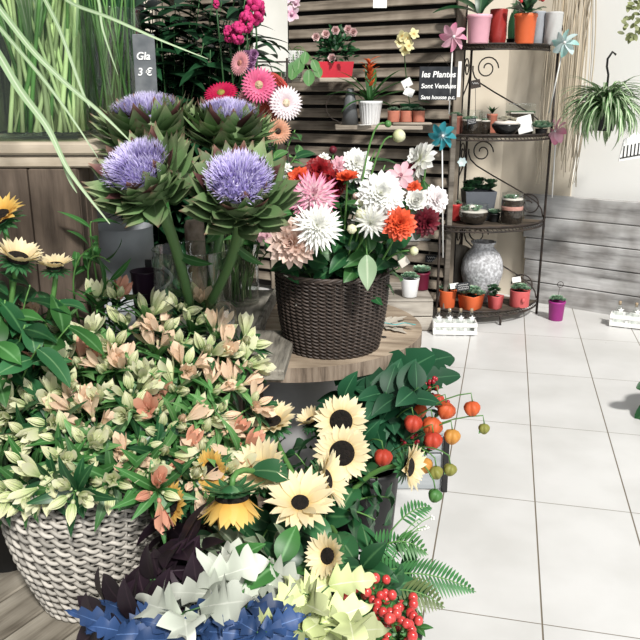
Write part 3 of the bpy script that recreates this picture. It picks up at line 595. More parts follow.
# ---- low crate pots ----
t, T, r = potted('white tapered pot with a pale rosette on the low crate', 409.5, 4.27, .190, 19, 18, M_WPOT, 'succ', rb=.75, lip=False)
potted('maroon pot with a blue-green rosette behind the white pot', 421, 4.44, .190, 17, 17, M_MAROON, 'rosette', rb=.8)
P = ax(412, 4.74, .432); t = thing('white_trough', 'white oval trough on the dark stand behind the dahlias', 'trough', P)
MB().lathe([(.09, 0), (.115, .012), (.125, .075), (.13, .082), (.12, .082), (.11, .03), (0, .028)], P, 36, M=Matrix.Diagonal((1.65, .8, 1))).build('body', colm('white_enamel', (.85, .85, .84), .3), t)
t = thing('slate_price_tag', 'small slate price tag hung from the stand edge above the maroon pot', 'price tag', ax(431, 4.60, .34)); p = t.location
MB().box(p, (.07, .004, .045), bev=.001).build('slate', SLATE, t); mb = MB()
for j in (-.25, .2): mb.tube([p + Vector((.06 * (-.4 + .8 * i / 12), -.003, .045 * (j + .15 * math.sin(i * 2.1)))) for i in range(13)], .0012, seg=4)
mb.build('chalk_writing', CHALK, t); MB().tube([p + Z * .02, p + Vector((0, .06, .085))], .0015).build('hanger', IRON, t)
# ---- shutter shelf plants ----
P = ax(335, Y1 - .02, Z1 + .001); s = mpp(P); t = thing('potted_rose', 'red rectangular planter of pale pink miniature roses on the short shelf', 'potted plant', P)
W_, H_ = 37 * s / 2, 15 * s
MB().add([P + Vector((x * W_ * k, y * .055 * k, z)) for z, k in ((0, .88), (H_, 1), (H_, .93), (H_ * .8, .92)) for x, y in ((-1, -1), (1, -1), (1, 1), (-1, 1))], [(i * 4 + j, i * 4 + (j + 1) % 4, i * 4 + 4 + (j + 1) % 4, i * 4 + 4 + j) for i in range(3) for j in range(4)] + [(12, 13, 14, 15), (3, 2, 1, 0)], smooth=False).build('planter', colm('red_planter', (.60, .03, .05)), t)
mb = MB(); T = P + Z * H_
for k in range(240):
    a = U(0, 6.28); e = U(-.1, 1.5); d = Vector((math.cos(a) * math.cos(e) * 1.2, math.sin(a) * math.cos(e) * .8, math.sin(e) * 1.5)); q = U(.35, 1); p = T + d * .105 * q + Z * .02; mb.blade(p, (d + Vector((U(-.6, .6), U(-.6, .6), U(-.5, .5)))), (0, -.6, 1), U(.025, .045), .02, 'oval', bend=.6, seg=4)
mb.build('foliage', G_DARK, t)
def rosebloom(mb, c, r):
    for L_ in range(4):
        for i in range(6):
            a = i * 1.047 + L_ * .5; e = .1 + L_ * .4; d = Vector((math.cos(a) * math.cos(e), -math.sin(e), math.sin(a) * math.cos(e))); mb.blade(c, d, (0, -1, .0), r * (1 - L_ * .15), r * .95, 'oval', bend=-.8, fold=.2, seg=4)
for x, z in ((-.055, .145), (.0, .165), (-.11, .13), (.07, .17), (.10, .155), (-.02, .02)):
    mb = MB(); rosebloom(mb, T + Vector((x, -.09 if z > .03 else -.06, z)), .028); mb.build('bloom', lm('pale_pink_petal', [(0, (.75, .42, .42)), (1, (.86, .66, .64))], trans=.2), t)
P = ax(292, Y1 - .02, Z1 + .001); s = mpp(P); t = thing('potted_ivy', 'white dotted pot with trailing heart-shaped leaves left of the red planter', 'potted plant', P)
DOT, n, l, b = new_mat('white_dotted_ceramic'); g = n.new('ShaderNodeTexCoord'); v = n.new('ShaderNodeTexVoronoi'); v.inputs['Scale'].default_value = 75; v.inputs['Randomness'].default_value = .1; l.new(g.outputs['Object'], v.inputs['Vector'])
r_ = n.new('ShaderNodeValToRGB'); r_.color_ramp.elements[0].color = (.12, .12, .12, 1); r_.color_ramp.elements[1].color = (.72, .72, .70, 1); r_.color_ramp.elements[0].position = .32; r_.color_ramp.elements[1].position = .4; l.new(v.outputs['Distance'], r_.inputs[0]); l.new(r_.outputs[0], b.inputs['Base Color'])
round_pot(t, P, 13 * s, 9.5 * s, 25 * s, DOT, False); T = P + Z * 25 * s; mb = MB(); sm = MB()
for px, py, L_ in ((268, 62, .12), (283, 50, .09), (300, 58, .09), (306, 52, .07), (313, 60, .07), (309, 70, .09), (316, 66, .07), (276, 68, .08), (294, 62, .10)):
    q = at(px, py, Y1 - .12); sm.tube(bez(T, T.lerp(q, .5) + Z * .06, q, 6), .002, seg=4); mb.blade(q, (U(-.4, .4), -.3, -.9), (0, -1, .3), L_, L_ * .75, 'oval', bend=.3, fold=.1)
sm.build('stem', STEM, t); mb.build('leaves', G_FRESH, t)
# orchid with dark stake
P = ax(288, Y1 + .04, Z1 + .001); t = thing('potted_orchid', 'pink orchid on a dark upright stake behind the dotted pot', 'orchid', P)
def orchid(mb, c, r, f=(0, -1, .2)):
    M = frame(c, f)
    for i in range(5):
        a = i * 1.2566 + 1.57; d = M.to_3x3() @ Vector((math.cos(a), math.sin(a), .1)); mb.blade(c, d, M.to_3x3() @ Z, r, r * (.95 if i in (1, 4) else .6), 'oval', bend=-.3, fold=.1, seg=5)
sm = MB(); sm.tube([P, ax(288, Y1 + .04, 1.9)], .005); sm.build('stake', BLACK, t); round_pot(t, P, .035, .03, .05, BLACK)
for px, py, r in ((283, 6, .045), (292, 14, .05), (288, -4, .05), (279, -6, .045), (296, 3, .03)):
    q = at(px, py, Y1 - .03); mb = MB(); orchid(mb, q, r); mb.ball(q - Vector((0, .012, 0)), .01); mb.build('flower', lm('orchid_pink', [(0, (.62, .18, .38)), (.5, (.80, .55, .66)), (1, (.86, .72, .78))], trans=.25), t); MB().tube(bez(ax(288, Y1 + .04, q.z - .05), q + Z * .05, q + Vector((0, .01, 0)), 6), .002, seg=4).build('flower_stalk', STEM_D, t)
# bromeliad
P = ax(370, Y2, Z2 + .001); s = mpp(P); t = thing('bromeliad', 'orange bromeliad with strap leaves in a ribbed white pot on the lower shelf', 'potted plant', P)
round_pot(t, P, 12 * s, 8.7 * s, 23 * s, M_WPOT, True, ribs=22); T = P + Z * 22 * s; mb = MB()
for ex, ez, L_ in ((-.9, .6, .27), (-1, .25, .20), (-.5, 1.1, .26), (-.15, 1.2, .22), (.2, 1.3, .24), (.5, 1, .27), (.8, .8, .30), (1, .5, .28), (1, .1, .16), (-.7, .9, .24), (.35, .4, .15), (-.3, .4, .14)):
    mb.blade(T, (ex, U(-.5, .3), ez), (0, 0, 1) if abs(ex) > .3 else (0, -1, .2), L_, .034, 'strap', bend=U(.5, 1.3), fold=.35, seg=10)
mb.build('leaves', G_MID, t); mb = MB()
for k in range(22):
    q = k / 21; a = k * 2.4; c = T + Z * (.06 + .15 * q) + Vector((-.012 * q, -.01, 0)); d = Vector((math.cos(a), math.sin(a) - .2, 1.3 if k < 14 else 1.0)); mb.blade(c, d, (math.cos(a) * -1, -math.sin(a), .6), .06 + .02 * q, .022, 'point', bend=.8 if k > 12 else .2, fold=.3)
mb.build('flower_spike', lm('bromeliad_orange', [(0, (.55, .06, .02)), (1, (.85, .20, .05))], trans=.2), t)
MB().box(P + Vector((-.035, -.09, .003)), (.075, .045, .0015), rz=.3).build('plant_label', CARD, t)
# yellow orchid in green pot
P = ax(409, Y2 + .05, Z2 + .001); s = mpp(P); t = thing('potted_orchid', 'small yellow orchid with white tags in a dark green pot on the lower shelf', 'orchid', P); round_pot(t, P, 10 * s, 8 * s, 20 * s, M_GREENP); T = P + Z * 20 * s
q = at(404, 45, Y2); MB().tube(bez(T, T + Vector((-.03, 0, .15)), q, 8), .003).build('flower_stalk', STEM_D, t)
for px, py in ((400, 42), (407, 38), (409, 46), (402, 36), (414, 34), (405, 50)):
    c = at(px, py, Y2 - .02 + U(-.02, .02)); mb = MB(); orchid(mb, c, .034, (U(-.4, .4), -1, U(-.2, .4))); mb.build('flower', lm('orchid_yellow', [(0, (.45, .25, .06)), (.25, (.75, .66, .30)), (1, (.82, .78, .48))], trans=.25), t)
mb = MB()
for sx in (-1, .9): mb.blade(T, (sx, -.3, .35), (0, 0, 1), .12, .045, 'oval', bend=.8)
mb.build('leaves', G_DARK, t)
for px, py, rz in ((407, 83, .5), (409, 92, -.4)): MB().box(at(px, py, Y2 - .02), (.055, .002, .045), X=Vector((math.cos(rz), 0, math.sin(rz))), Y=Vector((0, 1, 0)), Zv=Vector((-math.sin(rz), 0, math.cos(rz)))).build('plant_label', CARD, t)
for px, lb in ((393.5, 'left terracotta pot'), (406, 'middle terracotta pot'), (418.5, 'right terracotta pot')):
    potted(lb + ' of the three on the thin grey board', px, Y2 - .05, Z2 + .018, 12.5, 10.5, TERRA, 'succ', rb=.92, lip=False, group='terracotta pots on the thin board')
P = ax(350, Y2 + .03, Z2 + .001); t = thing('watering_can', 'dull grey metal can with a wire hoop left of the bromeliad', 'watering can', P)
MB().lathe([(.05, 0), (.035, .12), (.02, .20), (.018, .20)], P, 18).build('body', colm('dull_zinc', (.13, .135, .14)), t); MB().tube([P + Vector((.11 * math.cos(i * .5) - .03, -.02, .10 + .09 * math.sin(i * .5))) for i in range(1, 11)], .0025).build('hoop', IRON, t)
# chalkboard sign
P = ax(438, 4.36, 1.14 + .09); P = at(438, 83.5, 4.36); s = mpp(P); t = thing('chalkboard_sign', 'black chalkboard sign about the plants hanging between shutter and corner shelf', 'sign', P)
MB().box(P, (38 * s, .008, 32 * s), bev=.002).build('board', SLATE, t)
def text(body, c, size, parent, name='lettering', m=None, rx=90, rz=0, shear=.15, ext=.0006, align='LEFT'):
    cu = bpy.data.curves.new(name, 'FONT'); cu.body = body; cu.size = size; cu.extrude = ext; cu.shear = shear; cu.align_x = align; cu.offset = .0006 * size / .03
    o = bpy.data.objects.new(name, cu); scn.collection.objects.link(o); cu.materials.append(m or CHALK); o.parent = parent
    me = bpy.data.meshes.new_from_object(o); bpy.data.objects.remove(o); o = bpy.data.objects.new(name, me); scn.collection.objects.link(o); o.parent = parent
    o.matrix_local = Matrix.Translation(Vector(c) - Vector(parent['_base'])) @ Matrix.Rotation(R(rz), 4, 'Z') @ Matrix.Rotation(R(rx), 4, 'X'); return o
for k, (b_, sz) in enumerate((('les Plantes', .044), ('Sont Vendues', .034), ('Sans housse p.c.', .029))): text(b_, P + Vector((-17 * s, -.0052, (6 - 10.5 * k) * s)), sz, t)
MB().tube([P + Vector((-.06, 0, 16 * s)), P + Vector((0, 0, 28 * s)), P + Vector((.06, 0, 16 * s))], .0012).build('hanging_wire', IRON, t)
MB().box(P + Vector((21 * s, -.002, 4 * s)), (.018, .004, 34 * s)).build('white_edge_strip', WHITE, t)
# pinwheels
def pinwheel(label, px, py, Y, rpx, m1, m2, foot, n=8, face=(0, -1, .1), stickm=None):
    c = at(px, py, Y); s = mpp(c); r = rpx * s; t = thing('pinwheel', label, 'pinwheel', foot); M = frame(c, face)
    for k in range(n):
        a = 6.283 * k / n; d = M.to_3x3() @ Vector((math.cos(a), math.sin(a), .05)); nn = M.to_3x3() @ (Vector((-math.sin(a), math.cos(a), 0)) * .8 + Z * .8)
        MB().blade(c, d, nn, r, r * .62, 'oval', bend=.5, fold=.35, seg=7).build('vane', m1 if k % 2 == 0 else m2, t)
    MB().ball(c + Vector(face).normalized() * .012, .008).build('hub', WHITE, t); MB().tube([foot, c + Vector((0, .015, 0))], .004, seg=6).build('stick', stickm or WHITE, t)
PKM = lm('pinwheel_pink', [(0, (.75, .55, .6)), (1, (.80, .24, .42))], trans=.3, var=.1); PKL = lm('pinwheel_light_pink', [(0, (.8, .62, .68)), (1, (.85, .45, .58))], trans=.3, var=.1)
TLM = lm('pinwheel_teal', [(0, (.55, .65, .7)), (.35, (.06, .36, .42)), (1, (.04, .30, .36))], trans=.3, var=.1); AQM = lm('pinwheel_aqua', [(0, (.7, .8, .8)), (1, (.28, .62, .58))], trans=.3, var=.15); AQL = lm('pinwheel_aqua_pale', [(0, (.8, .85, .85)), (1, (.62, .80, .82))], trans=.3, var=.1)
pinwheel('pink pinwheel at the left edge of the top tier', 453.5, 37, 4.33, 14.5, PKM, PKL, ax(449, 4.365, 1.2))
pinwheel('teal pinwheel on a white stick in front of the slim post', 442.5, 136, 4.30, 14.5, TLM, TLM, ax(443, 4.34, .4))
pinwheel('aqua and white pinwheel at the right end of the top tier', 565, 43, 4.50, 14, AQM, AQL, ax(549, 4.55, 1.2), face=(-.5, -1, .2))
pinwheel('pink pinwheel seen edge-on on the right post of the corner shelf', 557, 131, 4.50, 14, PKM, PKL, ax(552, 4.53, .72), face=(-1, -.35, .1))
t = thing('paper_rosette_clip', 'small pale blue plastic flower clipped below the second tier', 'clip', at(462, 162, 4.42)); mb = MB()
for k in range(6): a = k * 1.047; mb.blade(t.location, (math.cos(a), -.2, math.sin(a)), (0, -1, 0), .028, .022, 'oval')
mb.build('petals', AQL, t)
t = thing('wire_sign', 'tiny black metal sign on a wire above the second tier', 'sign', ax(475.5, 4.50, B3)); p = at(475.5, 84, 4.50)
MB().tube([t.location, p], .0015).build('wire', IRON, t); MB().box(p, (.055, .003, .045), X=Vector((.98, 0, .2)).normalized(), Y=Vector((0, 1, 0)), Zv=Vector((-.2, 0, .98)).normalized()).build('plate', IRON, t); MB().tube([p + Vector((-.02 + .004 * i, -.003, .004 + .006 * math.sin(i * 2))) for i in range(10)], .001, seg=4).build('writing', CHALK, t)
# spider plant
P = at(606, 98, 4.30); t = thing('spider_plant', 'variegated spider plant hanging by a black hook on the white wall', 'hanging plant', P)
MB().lathe([(.055, 0), (.075, .10), (.078, .11), (.07, .11), (0, .10)], P - Z * .17, 24).build('pot', BLACK, t); hk = P + Z * .20
MB().tube([P - Z * .06, P + Z * .12, P + Vector((-.012, 0, .16)), P + Vector((-.012, 0, .20)), P + Vector((.01, 0, .235)), P + Vector((.03, 0, .22))], .006).build('hook', BLACK, t)
mb = MB(); C_ = P - Z * .05
for k in range(420):
    a = U(0, 6.28); e = U(-.6, 1.3); d = Vector((math.cos(a) * math.cos(e), math.sin(a) * math.cos(e), math.sin(e) + .35)); mb.blade(C_ + Vector((U(-.04, .04), U(-.03, .03), U(-.02, .03))), d, (-math.cos(a), -math.sin(a), .8), U(.15, .31), .017, 'strap', bend=U(1.3, 2.6), fold=.3, seg=9)
mb.build('leaves', lm('spider_plant_variegated', [(0, (.10, .26, .09)), (1, (.18, .34, .13))], rib=(.80, .84, .66), trans=.25, ribw=.6), t)
P = at(640, 12, 4.0); t = thing('hanging_plant', 'small-leaved trailing plant hanging at the top right of the wall', 'hanging plant', P); mb = MB()
for k in range(70): mb.blade(P + Vector((U(-.08, .1), U(-.05, .05), U(-.13, .12))), (U(-1, .5), U(-.5, .5), U(-1, .5)), (0, -1, .5), .035, .02, 'oval')
mb.build('leaves', lm('small_olive_leaves', [(0, (.12, .14, .05)), (1, (.3, .33, .15))]), t); MB().tube([P, P + Z * .5], .002).build('hanging_wire', IRON, t)
# wire lantern tag at right edge
P = at(632, 148, 4.20); t = thing('lantern_sign', 'white flat lantern-shaped sign with dark candles hanging on the white wall', 'sign', P); s = mpp(P)
mb = MB(); pts = [Vector((x * s, 0, z * s)) for x, z in ((-12, -13), (12, -9), (13, 6), (3, 16), (-9, 8))]
mb.add([P + p for p in pts] + [P + p + Vector((0, .006, 0)) for p in pts], [tuple(range(5)), tuple(range(5, 10))[::-1]] + [(i, i + 5, (i + 1) % 5 + 5, (i + 1) % 5) for i in range(5)], smooth=False); mb.build('board', CARD, t)
mb = MB()
for k in range(6): x = -8 + k * 3.6; mb.tube([P + Vector((x * s, -.003, (-9 + k * .6) * s)), P + Vector((x * s, -.003, (2 + k * .8) * s))], .0035, seg=5)
mb.tube([P + Vector((-11 * s, -.003, -10 * s)), P + Vector((11 * s, -.003, -6 * s))], .003); mb.build('printed_lines', BLACK, t); MB().tube([P + Z * 15 * s, P + Vector((.01, .05, .22))], .0015).build('hanging_wire', IRON, t)
P = at(380, 2, 4.50); o = MB().box(P, (.075, .003, .06)).build('price_card', CARD); tagm(o, 'blank white card pinned high on the shutter', 'card')
# plants at right edge of the frame
P = at(676, 412, 3.0); P.z = 0; t = thing('floor_plant', 'green leaf tips of a floor plant reaching in at the right edge', 'plant', P); round_pot(t, P, .10, .08, .16, BLACK); mb = MB(); T = P + Z * .15
for px, py, n_ in ((637, 418, 0), (640, 386, 1), (650, 400, 2), (660, 380, 3)):
    q = at(px, py, 2.95); mb.blade(T.lerp(q, .4), q - T, (-.3, -.6, .6), (q - T).length * .65, .07, 'oval', bend=.3, seg=8)
mb.build('leaves', G_DARK, t)
# ================= cut flowers =================
YS = Vector((0, -1, .35)).normalized()
def wicker(t, C, Rt, Rb, H, rows, ns, rad, mat, mat2, amp=.006, bulge=0, rimr=.012):
    def rz(q): return Rb + (Rt - Rb) * q + bulge * math.sin(math.pi * q)
    wv = MB(); N = ns * 6
    for k in range(rows):
        q = (k + .5) / rows; z = H * q; r0 = rz(q)
        for s_ in (0, 1):
            pts = [C + Vector((math.cos(a) * (r0 + amp * math.sin(a * ns / 2 + math.pi * (k + s_))), math.sin(a) * (r0 + amp * math.sin(a * ns / 2 + math.pi * (k + s_))), z + H / rows * .26 * math.cos(a * ns / 2 + math.pi * (k + s_)))) for a in [6.28319 * i / N for i in range(N)]]
            wv.tube(pts, rad, seg=5, closed=True, r=random.random())
    wo = wv.build('weave', mat, t); sk = MB()
    for k in range(ns):
        a = 6.28319 * (k + .25) / ns; sk.tube([C + Vector((math.cos(a) * rz(q), math.sin(a) * rz(q), H * q)) for q in (0, .25, .5, .75, 1)], rad * .9, seg=5, r=random.random())
    sk.build('stakes', mat, wo); MB().lathe([(rz(q) - rad * 2.2, H * q) for q in (0, .25, .5, .75, .97)], C, 32).build('liner', mat2, t)
    rm = MB()
    for ph in (0, 2.1, 4.2): rm.tube([C + Vector((math.cos(a) * (Rt + rimr * .6 * math.cos(a * 14 + ph)), math.sin(a) * (Rt + rimr * .6 * math.cos(a * 14 + ph)), H + rimr * .6 * math.sin(a * 14 + ph))) for a in [6.28319 * i / 150 for i in range(150)]], rimr * .62, seg=6, closed=True, r=U(0, 1))
    rm.build('rim', mat, t); MB().lathe([(0, .002), (Rb, .002), (Rb, .012), (0, .012)], C, 30).build('base', mat, t)
WIC_W = lm('whitewashed_willow', [(0, (.40, .375, .335)), (1, (.40, .375, .335))], trans=0, var=.40, rough=.65)
WIC_D = lm('dark_willow', [(0, (.055, .041, .034)), (1, (.055, .041, .034))], trans=0, var=.4, rough=.5)
BC = Vector((-.560, 1.635, .116)); bw = thing('wicker_basket', 'large whitewashed wicker basket full of alstroemeria on the pallet', 'basket', BC)
wicker(bw, BC, .188, .108, .365, 15, 38, .0050, WIC_W, BLACK, amp=.0065, bulge=.022, rimr=.010)
BD = Vector((.035, 2.13, SPZ + .001)); bd = thing('wicker_basket', 'dark brown wicker basket of dahlias on the spool table', 'basket', BD)
wicker(bd, BD, .158, .132, .225, 22, 44, .0030, WIC_D, BLACK, amp=.0042, bulge=.006, rimr=.007)
MB().tube(arc(BD + Vector((-.115, -.055, .20)), BD + Vector((-.09, -.10, .205)), (-.03, -.03, .03), 6) + [BD + Vector((-.10, -.125, .15))], .002).build('loose_twig', WIC_W, bd)
def leafset(mb, pts, n, L_, W_, mode='leaf', up=.3, bend=.8, t0=.2, wave=0):
    m = len(pts) - 1
    for k in range(n):
        q = t0 + (1 - t0) * (k + U(.1, .9)) / n; i = min(m - 1, int(q * m)); p = pts[i].lerp(pts[i + 1], q * m - i); ax_ = (pts[i + 1] - pts[i]).normalized(); x, y = ortho(ax_); a = k * 2.4 + U(-.4, .4)
        rd = x * math.cos(a) + y * math.sin(a); mb.blade(p, rd + ax_ * up, ax_ - rd * up + Z * .3, L_ * U(.75, 1.15), W_, mode, bend=bend * U(.5, 1.3), fold=.2, seg=7, wave=wave)
# ---------- alstroemeria ----------
random.seed(21)
def alstro_mesh(m, kind):
    mb = MB()
    if kind == 'bud':
        for i in range(5): a = i * 1.2566; mb.blade((0, 0, 0), (math.cos(a) * .30, math.sin(a) * .30, 1), (-math.cos(a), -math.sin(a), .3), .048, .016, 'leaf', bend=-.75, fold=-.5, seg=6, r=U(.5, 1))
        mb.ball((0, 0, .021), .0065, .0065, .020, 8, 6)
    else:
        for i in range(6):
            a = i * 1.047; o_ = .24 if i % 2 else .17; mb.blade((0, 0, 0), (math.cos(a) * o_, math.sin(a) * o_, 1), (-math.cos(a), -math.sin(a), .3), .064 if i % 2 else .058, .021 if i % 2 else .014, 'petal', bend=.45 if kind == 'open' else .05, fold=-.35, seg=7, r=U(.4, 1))
        for i in range(4): a = i * 1.57; mb.tube([(0, 0, .01), (math.cos(a) * .005, math.sin(a) * .005, .045)], .0008, seg=3)
    mb.ball((0, 0, -.001), .005, .005, .006, 6, 4)
    o = mb.build('flower', m); me = o.data; bpy.data.objects.remove(o); return me
A_G = lm('alstroemeria_green_cream', [(0, (.32, .46, .16)), (.5, (.66, .70, .42)), (1, (.78, .76, .56))], trans=.3, var=.25)
A_P = lm('alstroemeria_peach', [(0, (.50, .55, .28)), (.35, (.80, .62, .46)), (1, (.84, .62, .45))], trans=.3, var=.25)
A_C = lm('alstroemeria_coral', [(0, (.50, .44, .24)), (.4, (.66, .32, .22)), (1, (.70, .36, .25))], trans=.3, var=.3)
pal = {'green': (A_G, 'pale green alstroemeria stem in bud, bunched in the white wicker basket', 'pale green alstroemeria in the white basket'),
       'peach': (A_P, 'peach and cream alstroemeria stem bunched in the white wicker basket', 'peach alstroemeria in the white basket'),
       'coral': (A_C, 'coral orange alstroemeria stem bunched in the white wicker basket', 'coral alstroemeria in the white basket')}
AM = {k: {q: alstro_mesh(v[0], q) for q in ('bud', 'open', 'half')} for k, v in pal.items()}
AGM = {q: AM['green'][q] for q in ('bud', 'half')}
pts_ = []; tries = 0
def inmass(x, y):
    if y < 293 or y > 500: return False
    top = 300 if 95 < x < 185 else (330 if x < 95 else 300 + (x - 185) * .55); right = 250 - max(0, (y - 440)) * .5 if y > 330 else 215
    bot = 492 - max(0, (x - 150)) * .15
    return y > top and x < right and y < bot
while len(pts_) < 92 and tries < 20000:
    tries += 1; x, y = U(-45, 250), U(293, 500)
    if inmass(x, y) and all((x - a) ** 2 + (y - b) ** 2 > 18.5 ** 2 for a, b in pts_): pts_.append((x, y))
AC = Vector((-.50, 1.66, .50))
for x, y in pts_:
    Yd = 1.44 + (492 - y) / 200 * .48 + ((x - 100) / 160) ** 2 * .10 + U(-.02, .02); P = at(x, y, Yd); d = (P - AC); d.z *= 1.1; d = (d.normalized() * .8 + Vector((0, -.35, .35)) + Vector((U(-.3, .3), U(-.3, .3), U(-.2, .3)))).normalized()
    u = random.random(); k = 'coral' if (u < .09 or (170 < x < 250 and y > 430 and u < .2)) else ('peach' if (u < .24 or (x > 150 and y > 380 and u < .5) or (y < 340 and u < .5)) else 'green')
    m_, lb, grp = pal[k]; root = Vector((BC.x + U(-.08, .08), BC.y + U(-.06, .08), .36)); t = thing('alstroemeria', lb, 'flower', root, grp)
    ph = bez(root, P - d * .16, P, 8); MB().tube(ph, .003, .0025, seg=5, r=U(0, 1)).build('stem', STEM, t); mb = MB()
    leafset(mb, ph, 8, U(.075, .105), .024, 'leaf', up=.5, bend=.7, t0=.55); leafset(mb, [P - d * .02, P], 6, U(.08, .115), U(.020, .027), 'leaf', up=.75, bend=.7, t0=0)
    mb.build('leaves', random.choice([G_MID, G_FRESH, G_DARK]), t); X_, Y_ = ortho(d); n_ = random.choice([4, 4, 5, 5])
    ped = MB()
    for i in range(n_):
        a = i * 6.283 / n_ + U(-.3, .3); dd = (d + (X_ * math.cos(a) + Y_ * math.sin(a)) * U(.5, 1.2) - Z * max(0, (y - 400) / 150) * U(.3, 1.3)).normalized(); Pf = P + dd * U(.014, .026); ped.tube([P, Pf], .0013, seg=4)
        q = random.choice(['bud', 'half', 'half', 'half', 'open'] if k != 'green' else ['bud', 'bud', 'half']); me = AM[k][q]
        if k != 'green' and U(0, 1) < .35: me = AGM['bud']; q = 'bud'
        inst(me, 'bud' if q == 'bud' else 'flower', t, frame(Pf, dd, U(.85, 1.2), U(0, 6)))
    ped.build('pedicels', STEM, t)
# ---------- sunflowers ----------
random.seed(5)
S_CR = lm('sunflower_petal_cream', [(0, (.80, .56, .20)), (.3, (.84, .70, .42)), (1, (.86, .76, .52))], trans=.3, var=.14)
S_YE = lm('sunflower_petal_golden', [(0, (.62, .30, .04)), (.4, (.80, .50, .12)), (1, (.84, .60, .20))], trans=.3, var=.2)
S_DISC = pm('sunflower_disc', (.012, .008, .006), (.005, .004, .003), scale=120, rough=.95, bump=1.0); S_RING = pm('sunflower_disc_centre', (.085, .085, .035), (.035, .035, .015), scale=160, rough=.95, bump=1.0)
def sunflower(label, px, py, Y, rpx, face, mat=None, cup=.25, root=(0, 1.75, .27), np_=17, leaves=2, disc=.42, group=None):
    mat = mat or S_CR; P = at(px, py, Y); R_ = rpx * mpp(P); f = Vector(face).normalized(); M = frame(P, f, 1, U(0, 6)); M3 = M.to_3x3(); t = thing('sunflower', label, 'sunflower', Vector(root))
    mb = MB(); dr_ = R_ * disc
    for L_ in range(2):
        for i in range(np_):
            a = 6.283 * (i + L_ * .5) / np_ + U(-.06, .06); e = cup + L_ * .16 + U(-.1, .1); rd = Vector((math.cos(a), math.sin(a), 0)); d = M3 @ (rd * math.cos(e) + Z * math.sin(e)); nn = M3 @ (Z * math.cos(e) - rd * math.sin(e))
            mb.blade(P + M3 @ (rd * dr_ * .8), d, nn, (R_ - dr_ * .75) * U(.88, 1.08), R_ * .30, 'point', bend=U(-.1, .5), fold=.22, seg=7)
    mb.build('petals', mat, t); h = dr_ * .28
    dk = MB().lathe([(dr_, -.004), (dr_ * 1.02, h * .5), (dr_ * .85, h), (dr_ * .55, h * .95)], P, 30, M=M3); dk = dk.build('disc', S_DISC, t)
    MB().lathe([(dr_ * .56, h * .94), (dr_ * .3, h * .72), (0, h * .65)], P, 24, M=M3).build('disc_centre', S_RING, dk)
    mb = MB()
    for L_ in range(2):
        for i in range(13):
            a = 6.283 * (i + L_ * .5) / 13; rd = Vector((math.cos(a), math.sin(a), 0)); mb.blade(P + M3 @ (rd * dr_ * .5 - Z * .012), M3 @ (rd + Z * (-.15 + .2 * L_)), M3 @ Z, R_ * U(.5, .68), R_ * .20, 'point', bend=.3)
    mb.lathe([(0, -R_ * .28), (dr_ * .5, -R_ * .22), (dr_ * .98, -.004)], P, 18, M=M3); mb.build('sepals', G_SUN, t)
    B0 = P - f * R_ * .2; ph = bez(B0, B0 - f * .10, Vector(root), 9); MB().tube(ph, .0062, .007, seg=7).build('stem', STEM, t)
    for k in range(leaves):
        i = 4 + k * 2; a = U(0, 6.28); d = Vector((math.cos(a), math.sin(a) - .3, .1)); mb = MB(); mb.blade(ph[i], d, (0, -.5, 1), U(.07, .10), U(.05, .06), 'leaf', bend=U(.6, 1.3), fold=.2, seg=9, wave=.08); mb.build('leaf', G_SUN, t)
    return t
def bucket(label, c, rt, h, m=BLACK):
    t = thing('flower_bucket', label, 'bucket', c); MB().lathe([(rt * .78, 0), (rt * .8, .005), (rt, h - .02), (rt * 1.04, h - .015), (rt * 1.04, h), (rt * .96, h), (rt * .93, h * .9), (rt * .75, .02), (0, .02)], c, 32).build('body', m, t); return t
bucket('black bucket holding the cream sunflowers in front of the spool', Vector((-.03, 1.72, 0)), .13, .26)
sunflower('cream sunflower facing out, upper of the two with wide dark centres', 341, 421, 1.80, 27, (.05, -1, .35), cup=.12, disc=.42)
sunflower('cream sunflower facing out, lower of the two with wide dark centres', 342, 453, 1.66, 29, (.0, -1, .40), cup=.15, disc=.43)
sunflower('large cream sunflower tilted upward with small dark centre, lowest of the open ones', 300, 503, 1.44, 38, (.02, -.50, 1), cup=.42, disc=.24)
sunflower('cream sunflower opening towards the left below the back-turned one', 262, 470, 1.52, 34, (-.35, -.55, .75), cup=.55, disc=.26)
sunflower('cream sunflower seen side-on with upright petals right of the tilted one', 326, 480, 1.53, 32, (.9, -.25, .35), cup=.5, disc=.34)
sunflower('golden sunflower hanging its head, petals drooping, above the white dyed leaves', 232, 496, 1.38, 42, (.02, -.22, -1), S_YE, cup=.95, disc=.40)
sunflower('small yellow sunflower half hidden above the pale yellow dyed leaves', 328, 556, 1.28, 25, (-.6, -.7, .5), cup=.5, disc=.34)
sunflower('sunflower turned away showing its green back under the alstroemeria edge', 272, 422, 1.74, 27, (-.1, -.3, 1), cup=.5, disc=.36)
sunflower('half-open sunflower in bud behind the upper open one', 311, 421, 1.84, 17, (-.5, -.2, 1), cup=.9, disc=.36)
sunflower('yellow sunflower in profile facing the tiles, at the right of the bunch', 409, 467, 1.62, 25, (.85, -.50, .12), cup=.45, disc=.38, root=(.03, 1.72, .27))
sunflower('dark-centred sunflower glimpsed behind the white basket rim', 172, 503, 1.47, 24, (-.6, -.6, .3), S_YE, cup=.2, root=(-.16, 1.68, .26))
sunflower('sunflower peeping out between the peach alstroemeria', 212, 470, 1.52, 22, (-.5, -.7, .3), S_YE, cup=.2, root=(-.16, 1.70, .26))
bucket('black bucket behind the white basket holding the left sunflowers', Vector((-.83, 1.80, .10)), .10, .30)
rl_ = (-.83, 1.80, .37)
sunflower('golden sunflower at the left edge against the brown crate', -2, 218, 1.76, 30, (-.3, -.4, .9), S_YE, cup=.35, root=rl_)
sunflower('pale yellow sunflower below the golden one at the left edge', 18, 258, 1.72, 26, (.35, -.15, .9), cup=.7, root=rl_)
